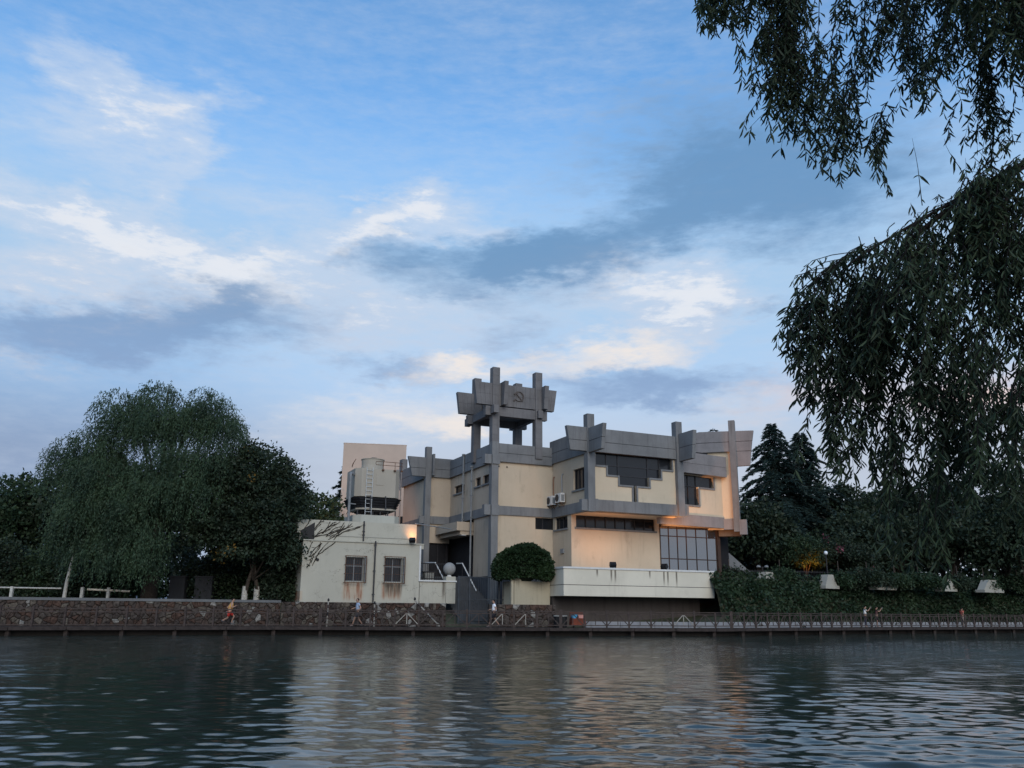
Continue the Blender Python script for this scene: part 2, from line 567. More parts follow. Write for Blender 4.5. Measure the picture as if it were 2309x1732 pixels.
# walls. A: the left fronts, B: the middle, C: the projecting right block
h_left = [(6.52, 8.92, 11.46, 12.14), (2.92, 4.06, 11.5, 12.22), (1.06, 2.42, 11.5, 12.22)]
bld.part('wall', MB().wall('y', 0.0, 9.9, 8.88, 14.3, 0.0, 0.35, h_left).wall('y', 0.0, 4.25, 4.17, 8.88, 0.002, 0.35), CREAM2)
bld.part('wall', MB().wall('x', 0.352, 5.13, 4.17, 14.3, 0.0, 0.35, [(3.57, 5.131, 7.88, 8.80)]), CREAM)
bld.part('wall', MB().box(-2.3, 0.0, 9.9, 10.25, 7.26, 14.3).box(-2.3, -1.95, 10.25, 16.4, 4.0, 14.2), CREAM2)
bld.part('wall', MB().wall('y', -5.85, 0.0, 8.85, 14.6, 5.13, 5.48, [(-5.38, -3.53, 10.62, 12.24)])
         .wall('y', -3.1, 0.0, 4.0, 8.85, 5.132, 5.48, [(-2.51, -0.40, 7.85, 8.81)]), CREAM)
steps = [(5.78, 6.82, 12.36), (6.82, 7.86, 11.67), (7.86, 9.08, 10.97), (9.08, 9.36, 9.70), (9.36, 10.55, 10.97), (10.55, 11.65, 11.69), (11.65, 12.72, 12.44)]
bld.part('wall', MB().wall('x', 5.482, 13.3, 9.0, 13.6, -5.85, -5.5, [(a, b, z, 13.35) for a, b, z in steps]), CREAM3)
bld.part('wall', MB().wall('x', 5.482, 13.21, 4.0, 8.85, -3.1, -2.75, [(5.56, 12.80, 7.87, 8.80)]), CREAM)
core = MB().box(0.36, 5.4, 0.6, 15.0, 2.0, 14.0).box(-1.94, 0.0, 10.3, 15.0, 2.0, 14.0).box(5.8, 13.0, -5.0, 8.0, 9.05, 14.4).box(5.8, 18.5, -2.4, 8.0, 2.0, 8.8)
bld.part('interior', core, DARKROOM)
bld.part('roof', MB().box(0.3, 5.4, 0.5, 15.2, 14.002, 14.12).box(5.5, 13.2, -5.4, 8.2, 14.402, 14.5), GREY)

# stepped window: pane behind a grey stepped trim
sw = MB()
for a, b, z in steps:
    sw.box(a, b, -5.62, -5.60, z, 13.35)
stepwin = bld.part('stepped_window', sw, DARKGLASS, label='dark inverted stepped pyramid window with a slit at its foot')
tr = MB()
for i, (a, b, z) in enumerate(steps):
    w0 = 0.13
    lo = a - (w0 if i < 4 else 0)
    hi = b + (w0 if i > 2 else 0)
    if i != 3:
        tr.box(lo, hi, -5.93, -5.62, z - w0, z)
    zz = steps[i - 1][2] if i else 13.35
    if i < 4:
        tr.box(a - w0, a, -5.925, -5.62, z + 0.001, zz - w0 - 0.001 if i else 13.3)
    if i >= 3:
        zn = steps[i + 1][2] if i < 6 else 13.35
        tr.box(b, b + w0, -5.925, -5.62, z + 0.001, zn - w0 - 0.001 if i < 6 else 13.3)
bld.part('trim', tr, GREY, stepwin)
mu = MB()
for a in (6.82, 7.86, 10.55, 11.65):
    zz = 12.44 if a in (6.82, 11.65) else 11.70
    mu.box(a - 0.035, a + 0.035, -5.68, -5.622, zz, 13.34)
mu.box(5.8, 12.7, -5.672, -5.622, 12.40, 12.46).box(6.85, 11.62, -5.672, -5.622, 11.66, 11.72)
bld.part('mullions', mu, FRAME, stepwin)

# ordinary windows
window(bld, 'window', 'y', 6.52, 8.92, 11.46, 12.14, 0.0, mull=(7.7,))
window(bld, 'window', 'y', 2.92, 4.06, 11.5, 12.22, 0.0)
window(bld, 'window', 'y', 1.06, 2.42, 11.5, 12.22, 0.0)
window(bld, 'window', 'y', -5.38, -3.53, 10.62, 12.24, 5.13, mull=(-4.75, -4.15))
window(bld, 'window', 'x', 3.57, 5.1, 7.88, 8.80, 0.0, sill=False, mull=(4.3,))
window(bld, 'window', 'y', -2.51, -0.40, 7.85, 8.81, 5.132, mull=(-1.5,))
window(bld, 'window', 'x', 5.56, 12.80, 7.87, 8.80, -3.1, mull=(6.5, 7.4, 8.3, 9.2, 10.1, 11.0, 11.9))

# bands at the upper floor
band = [MB().box(-0.12, 0.35, -0.12, 9.9, 8.88, 9.58), MB().box(0.35, 5.13, -0.12, 0.1, 8.86, 9.56),
        MB().box(-2.9, 0.0, 9.76, 9.9, 8.90, 9.56).box(-2.44, -2.3, 9.9, 16.3, 8.9, 9.46),
        MB().box(5.0, 5.13, -5.95, -0.12, 8.84, 9.62), MB().box(5.13, 13.95, -6.0, -5.5, 8.86, 9.72)]
for b_ in band:
    bld.part('band', b_, GREY)
bld.part('soffit', MB().box(5.14, 13.3, -5.49, -2.8, 8.80, 9.0), CREAM)

# parapets: two courses with a recessed joint between them, ends cut on the slant where they cross at the corners


def parapet(axis, d0, d1, lo, mid, hi, u):
    """u = (end0_bottom, end0_top, end1_bottom, end1_top)"""
    e0b, e0t, e1b, e1t = u
    f = (mid - lo) / (hi - lo)
    e0m, e1m = e0b + (e0t - e0b) * f, e1b + (e1t - e1b) * f
    g = 0.02
    low = MB().prism([(e0b, lo), (e1b, lo), (e1m, mid - g), (e0m, mid - g)], 'y' if axis == 'x' else 'x', d0, d1)
    low.prism([(e0m, mid + g), (e1m, mid + g), (e1t, hi), (e0t, hi)], 'y' if axis == 'x' else 'x', d0, d1)
    p = bld.part('parapet', low, GREY)
    s = 1 if d1 > d0 else -1
    e = 0.03
    j = MB().prism([(e0m + e, mid - g), (e1m - e, mid - g), (e1m - e, mid + g), (e0m + e, mid + g)], 'y' if axis == 'x' else 'x', d0 + s * e, d1 - s * e)
    bld.part('joint', j, JOINT, p)


parapet('y', -0.18, 0.2, 13.03, 13.75, 14.55, (0.14, 0.14, 10.0, 10.3))
parapet('x', -0.2, 0.14, 13.05, 13.75, 14.52, (-0.18, -0.18, 5.0, 5.0))
parapet('x', 9.7, 10.0, 13.0, 13.72, 14.7, (-3.69, -4.09, -0.2, 0.6))
parapet('y', -2.56, -2.2, 12.85, 13.6, 14.45, (10.02, 10.02, 16.5, 17.2))
parapet('y', 4.98, 5.3, 13.2, 14.05, 15.06, (-8.1, -8.42, 0.2, 0.2))
parapet('x', -6.12, -5.78, 13.32, 14.1, 15.14, (3.49, 3.2, 13.0, 13.0))
parapet('y', 13.22, 13.55, 13.15, 14.2, 15.34, (-7.9, -8.2, -4.0, -4.0))


def column(a0, a1, b0, b1, z0, z1):
    bld.part('pilaster', MB().box(a0, a1, b0, b1, z0, z1), GREY)


column(-0.40, 0.17, -0.32, 0.22, 1.8, 14.62)
column(-2.46, -1.94, 9.62, 10.1, 2.0, 15.66)
column(4.92, 5.53, -6.22, -5.62, 8.78, 16.2)
column(13.02, 13.60, -6.22, -5.62, 8.80, 16.36)
for q in ((-0.98, -0.42, -0.28, 0.36, 12.82, 13.56), (-0.38, 0.26, -0.42, -0.33, 12.8, 13.58), (-0.95, -0.42, -0.2, 0.25, 8.80, 9.60),
          (-0.38, 0.24, -0.4, -0.33, 8.78, 9.60), (-1.92, -1.74, 9.3, 9.69, 13.1, 15.0), (4.40, 4.91, -6.12, -5.72, 8.82, 9.66),
          (5.54, 5.80, -6.16, -6.01, 8.82, 9.74), (13.62, 13.98, -6.16, -6.01, 8.84, 9.75)):
    bld.part('corner_block', MB().box(*q), GREY)
# grey base course and stair-side wall
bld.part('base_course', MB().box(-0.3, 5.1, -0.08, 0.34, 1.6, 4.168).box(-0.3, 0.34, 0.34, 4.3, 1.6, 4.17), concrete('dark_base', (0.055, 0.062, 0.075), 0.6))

# entrance: canopy, near-black recess sheets, floor
bld.part('canopy', MB().box(-1.35, 0.34, 4.6, 9.74, 7.95, 8.66).box(-1.0, 0.33, 4.7, 9.7, 7.62, 7.949), CREAM2)
ent = MB().wall('x', -2.3, 0.0, 4.2, 7.26, 10.1, 10.2).wall('y', 4.3, 9.9, 4.2, 7.9, 0.5, 0.6)
recess_dark = bld.part('dark_entrance_recess', ent, DARKROOM)  # the dark of the entrance recess is put into the colour of these sheets
db = MB()
for y in (4.4, 5.6, 6.8, 8.0, 9.2):
    db.box(0.44, 0.5, y - 0.04, y + 0.04, 4.2, 7.6)
for x in (-1.8, -1.0, -0.2):
    db.box(x - 0.03, x + 0.03, 10.05, 10.1, 4.2, 7.2)
bld.part('door_frame', db, FRAME, recess_dark)
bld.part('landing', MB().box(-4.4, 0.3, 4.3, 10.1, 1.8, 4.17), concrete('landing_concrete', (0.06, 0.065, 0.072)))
bld.part('ceiling_lamp', MB().box(-0.9, -0.5, 4.62, 5.3, 7.56, 7.615), WHITE)

# drain pipes on the left front
for y, z0, z1 in ((6.2, 8.3, 14.5), (4.25, 2.0, 13.2)):
    p = MB().tube([(-0.26, y, z0), (-0.26, y, z1)], 0.075, 8)
    for z in (10.8, 12.0, 13.0, 9.0):
        if z < z1: p.box(-0.36, -0.15, y - 0.1, y + 0.1, z, z + 0.06)
    p.lathe([(0.08, 0), (0.16, 0.1), (0.16, 0.2)], (-0.26, y, z1 - 0.1), 8)
    bld.part('drain_pipe', p, PIPEGREY)
for x in (0.3, 1.0):
    bld.part('wall_bracket', MB().box(x, x + 0.06, -0.1, 0, 12.63, 12.73), FRAME)
bld.part('utility_box', MB().box(5.02, 5.13, -1.95, -1.45, 5.95, 6.3), PIPEGREY)
lf = MB().bar((-2.6, 16.4, 14.4), (-2.6, 16.45, 4.5), 0.1).bar((-2.75, 17.15, 14.6), (-2.62, 16.45, 12.6), 0.16)
bld.part('edge_trim', lf, PIPEGREY)
bld.part('end_pier', MB().box(-2.52, -2.0, 16.5, 17.4, 13.2, 15.6), GREY)

# glazed hall front under the bay
gx = [13.25, 14.06, 14.91, 15.79, 16.76, 17.83, 18.78]
gl = MB()
for z in (4.2, 5.75, 7.55, 8.32):
    gl.box(13.25, 18.78, -3.16, -3.06, z - 0.03, z + 0.03)
for i, x in enumerate(gx):
    gl.box(x - 0.028, x + 0.028, -3.165, -3.055, 4.25, 5.70)
    if i != 4:
        gl.box(x - 0.028, x + 0.028, -3.165, -3.055, 5.80, 7.50)
    gl.box(x - 0.028, x + 0.028, -3.165, -3.055, 7.60, 8.27)
gl.box(18.82, 19.12, -3.25, -2.95, 3.9, 8.35)
gw = bld.part('glazed_front', gl, BROWN, label='brown framed glass wall reflecting the sky')
for i in range(6):
    for z0, z1 in ((4.25, 5.71), (5.79, 7.51), (7.59, 8.28)):
        bld.part('pane', MB().box(gx[i] + 0.045, gx[i + 1] - 0.045, -3.12, -3.10, z0, z1), SKYGLASS, gw)

# bay and the splayed end of the hall: local frame turned 7.5 degrees / 45 degrees
P0 = Vector((13.3, -4.8, 0))
D1 = Vector((math.cos(R(7.5)), math.sin(R(7.5)), 0)); N1 = Vector((-D1.y, D1.x, 0))
P1 = P0 + D1 * 5.7
D2 = Vector((math.cos(R(-45)), math.sin(R(-45)), 0)); N2 = Vector((-D2.y, D2.x, 0))


def skew(mb, P, D, N):
    mb.v = [tuple(P + D * p[0] + N * p[1] + Vector((0, 0, p[2]))) for p in mb.v]
    return mb


holes = [(1.0, 4.72, 11.52, 12.42), (1.0, 2.96, 10.0, 11.52)]
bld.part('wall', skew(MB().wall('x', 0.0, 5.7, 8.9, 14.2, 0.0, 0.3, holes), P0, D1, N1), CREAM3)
bay = bld.part('bay_window', skew(MB().box(1.0, 4.72, 0.2, 0.22, 10.0, 12.42), P0, D1, N1), DARKGLASS, label='dark L shaped bay window under a grey fascia')
tb = MB().box(2.96, 3.10, -0.07, 0.2, 9.86, 11.39).box(3.101, 4.86, -0.07, 0.2, 11.38, 11.52).box(0.9, 2.96, -0.072, 0.2, 9.86, 10.0).box(4.72, 4.86, -0.068, 0.2, 11.521, 12.42)
bld.part('trim', skew(tb, P0, D1, N1), GREY, bay)
tb = MB().box(1.98, 2.03, 0.13, 0.19, 10.0, 12.42).box(2.86, 2.91, 0.13, 0.19, 11.52, 12.42).box(1.0, 4.72, 0.125, 0.185, 11.5, 11.55)
bld.part('mullions', skew(tb, P0, D1, N1), FRAME, bay)
bld.part('fascia', skew(MB().box(0.2, 5.8, -0.55, -0.002, 12.5, 13.28).box(0.2, 5.8, -0.55, -0.002, 13.31, 14.2).box(0.25, 5.75, -0.52, -0.004, 13.28, 13.31), P0, D1, N1), GREYW)
bld.part('band', skew(MB().box(-1.3, 5.72, -0.08, 0.35, 8.3, 9.19), P0, D1, N1), GREYW)
bld.part('wall', skew(MB().box(-2.6, 1.3, 0.0, 0.3, 8.2, 14.8), P1, D2, N2), CREAM3)
pp = MB().prism([(-2.8, 14.7), (2.58, 14.66), (2.7, 15.45), (-2.8, 15.5)], 'y', -0.25, 0.1)
pp.prism([(-2.8, 15.54), (2.71, 15.49), (2.86, 16.34), (-1.6, 16.48), (-2.8, 16.3)], 'y', -0.25, 0.1)
pp.prism([(1.36, 13.4), (2.42, 13.42), (2.58, 14.62), (1.36, 14.64)], 'y', -0.23, 0.1)
bld.part('parapet', skew(pp, P1, D2, N2), GREYW)
bld.part('band', skew(MB().box(0.0, 1.0, -0.1, 0.35, 8.2, 9.06), P1, D2, N2), GREYW)
bld.part('pilaster', skew(MB().box(0.84, 1.36, -0.36, 0.2, 8.0, 17.3), P1, D2, N2), GREY)
bld.part('corner_block', skew(MB().box(1.3, 1.88, -0.40, 0.1, 7.75, 8.96), P1, D2, N2), GREYW)
bld.part('soffit', MB().prism([(13.4, -4.5), (18.9, -4.0), (20.2, -5.0), (20.2, -3.0), (13.4, -2.9)], 'z', 8.34, 8.42), CREAM)
und = skew(MB().box(-0.5, 1.3, 0.4, 1.2, 7.7, 8.2), P1, D2, N2)
bld.part('beam', und, concrete('rust_stained_beam', (0.16, 0.12, 0.09), 0.5))

# dark stair flank and rear wing at the right
st = MB().prism([(19.2, 8.0), (24.0, 4.6), (24.0, 2.6), (19.2, 5.9)], 'y', -1.6, -1.3)
st.prism([(19.2, 6.88), (24.0, 3.52), (24.0, 3.46), (19.2, 6.82)], 'y', -1.64, -1.62)
bld.part('stair_flank', st, GREY)
rw = MB().box(19.5, 27.0, 10.0, 14.0, 3.0, 14.6).box(20.5, 27.8, 8.6, 9.99, 11.0, 11.7)
bld.part('rear_wing', rw, concrete('rear_wing_concrete', (0.13, 0.135, 0.15)))
bld.part('hall_core', MB().box(19.2, 20.6, -2.4, 8.0, 2.0, 8.3).box(13.5, 18.0, -3.6, 8.0, 8.45, 14.6), DARKROOM)

# cantilevered terrace
te = MB().box(2.1, 15.0, -7.5, -3.2, 2.62, 3.36).box(2.1, 15.0, -7.5, -3.2, 3.40, 4.5)
terr_mat = plaster('terrace_render', (0.60, 0.565, 0.475), (0.33, 0.30, 0.25), 0.4,
                   drips=[(v - 8.0, v - 8.0 + 0.13, z0 - 2.0, 2.45) for v, z0 in ((5.92, 3.5), (6.25, 3.45), (10.43, 3.3), (10.78, 3.25), (11.55, 3.2), (4.75, 3.9), (9.2, 3.9))])
terr = bld.part('terrace', te, terr_mat, label='long cream cantilevered terrace box with a white coping')
bld.part('coping', MB().box(2.04, 15.06, -7.56, -7.2, 4.5, 4.63).box(2.04, 2.36, -7.2, -5.4, 4.5, 4.63), WHITE, terr)
bld.part('joint', MB().box(2.13, 14.97, -7.47, -3.3, 3.36, 3.40), JOINT, terr)
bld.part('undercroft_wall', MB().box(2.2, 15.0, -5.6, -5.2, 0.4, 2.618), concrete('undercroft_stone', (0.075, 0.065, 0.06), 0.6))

# ------------------------------------------------------------------ pavilion on the roof
pav = Thing('rooftop_pavilion', 'open grey pavilion on four tall square columns with crossed slab roof above the roofline', 'pavilion', (1.9, 1.9, 14.12))
for a in (-0.09, 3.75):
    for b in (0.0, 3.9):
        c = MB()
        z = 13.5
        while z < 20.7:
            z1 = min(z + 0.82, 20.75)
            c.box(a - 0.31, a + 0.31, b - 0.31, b + 0.31, z + 0.012, z1)
            c.box(a - 0.29, a + 0.29, b - 0.29, b + 0.29, z - 0.02, z + 0.012)
            z += 0.82
        pav.part('column', c, TILE)


def clad(axis, u0t, u0b, u1t, u1b, d0, d1, z0, z1, rows=2, pitch=0.40):
    """Slab with slanted ends, faced on both sides with separate cladding tiles."""
    core = MB().prism([(u0b + 0.02, z0 + 0.02), (u1b - 0.02, z0 + 0.02), (u1t - 0.02, z1 - 0.02), (u0t + 0.02, z1 - 0.02)], 'y' if axis == 'x' else 'x', d0 + 0.03, d1 - 0.03)
    s = pav.part('roof_slab', core, JOINT)
    n = max(2, round((max(u1t, u1b) - min(u0t, u0b)) / pitch))
    for r in range(rows):
        za, zb = z0 + (z1 - z0) * r / rows, z0 + (z1 - z0) * (r + 1) / rows
        fa, fb = (za - z0) / (z1 - z0), (zb - z0) / (z1 - z0)
        for i in range(n):
            def ux(f, k):
                a0 = u0b + (u0t - u0b) * f; a1 = u1b + (u1t - u1b) * f
                return a0 + (a1 - a0) * k / n
            g = 0.006
            q = [(ux(fa, i) + g, za + g), (ux(fa, i + 1) - g, za + g), (ux(fb, i + 1) - g, zb - g), (ux(fb, i) + g, zb - g)]
            pav.part('cladding_tile', MB().prism(q, 'y' if axis == 'x' else 'x', d0, d1), TILE, s)


clad('x', -1.95, -1.72, 5.45, 5.18, -0.22, 0.18, 17.58, 19.40)
clad('x', -1.9, -1.66, 5.4, 5.14, 3.72, 4.12, 17.58, 19.40)
clad('y', -1.0, -0.78, 4.9, 4.7, 0.36, 0.70, 17.60, 19.52)
clad('y', -1.0, -0.78, 4.9, 4.7, 3.98, 4.34, 17.60, 19.52)
bm = [MB().box(-0.95, 4.55, -0.2, 0.24, 16.75, 17.5), MB().box(-0.95, 4.55, 3.68, 4.1, 16.75, 17.5),
      MB().box(-0.55, -0.12, -0.95, 5.4, 16.84, 17.46), MB().box(3.56, 3.98, -0.6, 5.2, 16.84, 17.46)]
for b_ in bm:
    pav.part('beam', b_, TILE)
pav.part('ceiling', MB().box(-0.1, 3.6, 0.24, 3.7, 17.3, 17.44), GREY)
# relief emblem on the front slab: sickle and hammer
em = MB()
cx, cz, rr = 1.95, 18.52, 0.40
arc = []
for i in range(13):
    t = R(115 - i * 21)
    arc.append((cx + rr * math.cos(t), -0.26, cz + rr * math.sin(t)))
em.tube(arc, [0.012, 0.03, 0.045, 0.055, 0.06, 0.06, 0.06, 0.055, 0.05, 0.045, 0.04, 0.04, 0.04], 6)
em.tube([(cx - 0.30, -0.26, cz - 0.26), (cx - 0.46, -0.26, cz - 0.44)], 0.05, 6)
em.bar((cx - 0.24, -0.265, cz + 0.22), (cx + 0.34, -0.265, cz - 0.40), 0.06, 0.07)
em.bar((cx - 0.42, -0.27, cz + 0.12), (cx - 0.12, -0.27, cz + 0.36), 0.07, 0.13)
pav.part('emblem', em, concrete('emblem_metal', (0.10, 0.085, 0.08), 0.3), label='sickle and hammer relief')

# ------------------------------------------------------------------ annex: low white block on the stone wall
AN = (-9.5, 0.5, 2.05)
ax0 = AN[0]
anx_mat = plaster('annex_render', (0.42, 0.405, 0.345), (0.23, 0.22, 0.19), 0.6, cracks=0.75,
                  rust=[(-12.1 - ax0, -10.65 - ax0, 0.0, 1.36), (-9.3 - ax0, -7.9 - ax0, 0.1, 1.36), (-15.15 - ax0, -14.85 - ax0, 0.0, 0.7)],
                  drips=[(-9.1 - ax0, -7.85 - ax0, 0.3, 1.36), (-4.78 - ax0, -4.58 - ax0, 0.0, 1.55)])
anx = Thing('white_annex', 'low stained white annex with two barred windows on the stone wall', 'building', AN)
wins = [(-11.95, -10.68, 3.48, 5.14), (-9.15, -7.86, 3.48, 5.17)]
anx.part('wall', MB().wall('x', -15.0, -6.55, 2.06, 6.16, -1.7, -1.4, wins).box(-6.55, -6.3, -1.72, -1.4, 5.86, 6.18), anx_mat)
anx.part('wall', MB().box(-6.85, -6.55, -1.398, 6.0, 2.06, 6.15), anx_mat)
anx.part('wall', MB().box(-15.0, -14.7, -1.398, 6.0, 2.06, 6.15), anx_mat)
anx.part('upper_wall', MB().box(-15.4, -6.75, -1.3, -1.0, 6.17, 7.64).box(-15.4, -15.1, -1.0, 6.0, 6.17, 7.64).box(-7.05, -6.75, -1.0, 6.0, 6.17, 7.6), anx_mat)
anx.part('ledge', MB().box(-15.05, -6.3, -1.78, -1.302, 6.162, 6.24), anx_mat)
anx.part('joint', MB().box(-14.2, -6.76, -1.32, -1.302, 6.55, 6.59), plain('grey_joint', (0.22, 0.22, 0.2), 0.9))
anx.part('roof', MB().box(-15.1, -7.0, -1.0, 6.0, 7.0, 7.2), GREY)
anx.part('low_wall', MB().box(-6.5, -4.52, -1.68, -1.4, 2.06, 3.58), anx_mat)
anx.part('pillar', MB().box(-4.5, -3.77, -1.72, -1.0, 2.06, 3.97), anx_mat)
cop = MB().box(-6.62, -3.70, -1.80, -1.34, 3.58, 3.68).box(-6.62, -6.5, -1.76, -1.705, 3.68, 6.1)
anx.part('coping', cop, WHITE)
for (a, b, z0, z1) in wins:
    fr = MB()
    for u in (a, a + (b - a) * 0.46, b - 0.06):
        fr.box(u, u + 0.055, -1.5, -1.44, z0, z1)
    for z in (z0, z0 + (z1 - z0) * 0.62, z1 - 0.06):
        fr.box(a + 0.056, b - 0.061, -1.49, -1.45, z, z + 0.055)
    w = anx.part('window', fr, PIPEGREY)
    anx.part('pane', MB().box(a, b, -1.43, -1.41, z0, z1), DARKGLASS, w)
    gr = MB()
    for k in range(10):
        u = a - 0.1 + (b - a + 0.2) * k / 9
        gr.bar((u, -2.02, z0 - 0.08), (u, -2.02, z1 + 0.06), 0.012 if 0 < k < 9 else 0.05)
    for k in range(4):
        z = z0 - 0.08 + (z1 - z0 + 0.14) * k / 3
        gr.bar((a - 0.12, -2.02, z), (b + 0.12, -2.02, z), 0.05 if k in (0, 3) else 0.018)
        gr.bar((a - 0.1, -2.0, z), (a - 0.1, -1.7, z), 0.035).bar((b + 0.1, -2.0, z), (b + 0.1, -1.7, z), 0.035)
    anx.part('grille', gr, RUSTY, w)
    anx.part('side_panel', MB().box(b + 0.03, b + 0.09, -1.98, -1.72, z0, z1), PIPEGREY, w)
for x, z0, z1, y in ((-10.72, 6.2, 7.7, -1.38), (-9.94, 2.1, 6.3, -1.84)):
    p = MB().tube([(x, y, z0), (x, y, z1)], 0.055, 8)
    for z in (z0 + 0.5, (z0 + z1) / 2, z1 - 0.3):
        p.box(x - 0.09, x + 0.09, y - 0.02, y + 0.09, z, z + 0.05)
    anx.part('drain_pipe', p, FRAME)
anx.part('vent_hole', MB().tube([(-13.96, -1.73, 4.88), (-13.96, -1.69, 4.88)], 0.11, 12), BLACK)
hood = MB().prism([(-15.2, 6.84), (-14.22, 7.46), (-14.22, 6.1), (-14.95, 6.1)], 'y', -1.36, -1.31)
anx.part('dark_opening', hood, BLACK)
anx.part('roof_edge_pipe', MB().tube([(-6.9, -1.4, 7.7), (-3.0, 1.5, 7.72)], 0.045, 6), ALU)

# cracks and dry creeper on the annex wall
random.seed(5)
vn = MB()
def creep(x, z, ang, n, y):
    pts = [(x, y, z)]
    for i in range(n):
        ang += random.uniform(-0.35, 0.35)
        ang = min(max(ang, R(15)), R(75))
        l = random.uniform(0.12, 0.3)
        x += math.cos(ang) * l; z += math.sin(ang) * l
        if z > (7.66 if y > -1.5 else 6.13):
            break
        pts.append((x, y + random.uniform(-0.01, 0.01), z))
    if len(pts) > 2:
        vn.tube(pts, [random.uniform(0.012, 0.035) for _ in pts], 4)
for i in range(22):
    creep(random.uniform(-15.2, -12.6), random.uniform(6.25, 6.9), R(random.uniform(30, 55)), random.randint(4, 10), -1.33)
for i in range(8):
    creep(random.uniform(-15.0, -14.2), random.uniform(4.3, 5.5), R(random.uniform(35, 60)), random.randint(4, 10), -1.73)
creep(-13.2, 6.3, R(28), 14, -1.33); creep(-13.4, 6.5, R(25), 12, -1.33)
v = Thing('dry_creeper', 'bare dark creeper stems spread over the upper left of the white annex', 'creeper', (-14.5, -1.4, 6.2))
v.part('stems', vn, plain('creeper_bark', (0.03, 0.025, 0.02), 0.9), kind='stuff')
vl = [vn]

bt = Thing('stone_ball', 'round grey stone ball on the corner pillar beside the steps', 'stone ball', (-4.14, -1.36, 3.97))
bt.part('ball', MB().lathe([(0.46 * math.sin(R(a)) + 0.001, 0.46 - 0.46 * math.cos(R(a))) for a in range(6, 181, 9)], (-4.14, -1.36, 4.07), 28), concrete('ball_stone', (0.27, 0.27, 0.265), 0.5), smooth=True)
bt.part('foot', MB().lathe([(0.2, 0), (0.15, 0.06), (0.13, 0.16)], (-4.14, -1.36, 3.97), 16), WHITE)

# ------------------------------------------------------------------ cooling tower on the annex roof
ct = Thing('cooling_tower', 'boxy beige cooling tower with round fan stack, ladder and dark louvres on the annex roof', 'cooling tower', (-8.7, 4.0, 7.2))


def chamfer(x0, x1, y0, y1, c):
    return [(x0 + c, y0), (x1 - c, y0), (x1, y0 + c), (x1, y1 - c), (x1 - c, y1), (x0 + c, y1), (x0, y1 - c), (x0, y0 + c)]


ct.part('plinth', MB().prism(chamfer(-10.55, -6.9, 2.2, 5.8, 0.5), 'z', 7.2, 8.55), plaster('plinth_render', (0.42, 0.42, 0.37), (0.25, 0.24, 0.2), 0.5))
ct.part('shell', MB().prism(chamfer(-10.5, -6.95, 2.4, 5.7, 0.42), 'z', 9.98, 12.15), COOL)
ct.part('fan_stack', MB().lathe([(1.0, 12.151), (0.9, 12.3), (0.86, 12.6), (0.88, 13.02), (0.93, 13.05), (0.93, 13.1), (0.85, 13.1)], (-8.83, 4.0, 0), 28), COOL, smooth=False)
ct.part('fan_hub', MB().box(-8.95, -8.55, 3.9, 4.1, 13.2, 13.28).box(-8.85, -8.75, 3.95, 4.05, 13.0, 13.2), FRAME)
for k in range(4):
    z = 9.12 + k * 0.2
    g = 0.07 * (3 - k)
    lou = MB()
    lo = chamfer(-10.55 + g, -6.9 - g, 2.35 + g, 5.75 - g, 0.42)
    hi = chamfer(-10.68 + g, -6.77 - g, 2.22 + g, 5.88 - g, 0.42)
    lou.add([(p[0], p[1], z) for p in lo] + [(p[0], p[1], z + 0.16) for p in hi], [(i, (i + 1) % 8, 8 + (i + 1) % 8, 8 + i) for i in range(8)] + [tuple(range(7, -1, -1)), tuple(range(8, 16))])
    ct.part('louvre', lou, FRAME)
ct.part('basin', MB().prism(chamfer(-10.3, -7.1, 2.5, 5.5, 0.42), 'z', 9.0, 9.12), COOL)
ct.part('fill_pack', MB().prism(chamfer(-10.0, -7.3, 2.7, 5.3, 0.3), 'z', 9.121, 9.979), BLACK)
ct.part('basin_underside', MB().prism(chamfer(-9.9, -7.5, 2.8, 5.2, 0.3), 'z', 8.88, 8.999).lathe([(0.12, -0.2), (0.18, 0)], (-8.8, 3.4, 8.88), 10), FRAME)
for x in (-10.2, -9.6, -9.0, -8.4, -7.8, -7.2):
    for y in (2.75, 5.3):
        ct.part('leg', MB().box(x - 0.04, x + 0.04, y - 0.04, y + 0.04, 8.55, 9.05 if y > 3 else 9.0), FRAME)
for x in (-9.35, -8.15):
    ct.part('strut', MB().bar((x, 2.2, 9.05), (x, 2.34, 10.05), 0.09), FRAME)
lad = MB()
for x in (-9.72, -9.24):
    lad.bar((x, 2.3, 8.56), (x, 2.3, 12.2), 0.035)
for k in range(11):
    lad.bar((-9.72, 2.3, 8.8 + k * 0.32), (-9.24, 2.3, 8.8 + k * 0.32), 0.025)
ct.part('ladder', lad, ALU)
ct.part('hatch', MB().box(-8.95, -8.35, 2.37, 2.398, 10.9, 11.75), COOL)
rl = MB()
for z in (12.45, 12.72):
    rl.tube([(-9.0, 2.3, z), (-7.0, 2.3, z), (-6.85, 2.4, z)], 0.022, 5)
for x in (-8.45, -7.5, -6.95):
    rl.tube([(x, 2.3, 12.72), (x, 2.3, 12.1)], 0.022, 5)
    rl.box(x - 0.08, x + 0.08, 2.22, 2.38, 12.02, 12.12)
rl.tube([(-9.0, 2.3, 12.45), (-9.06, 2.3, 12.58), (-9.0, 2.3, 12.72)], 0.022, 5)
rl.tube([(-10.75, 2.9, 12.2), (-10.55, 3.3, 12.6), (-10.45, 3.0, 12.9), (-10.85, 2.5, 12.35), (-10.75, 2.9, 12.2)], 0.02, 5)
ct.part('guard_rail', rl, RUSTY)
pp_ = MB().tube([(-10.97, 2.3, 7.3), (-10.97, 2.3, 11.55), (-10.93, 2.4, 11.68), (-10.8, 2.7, 11.7), (-10.45, 3.0, 11.7)], 0.1, 10)
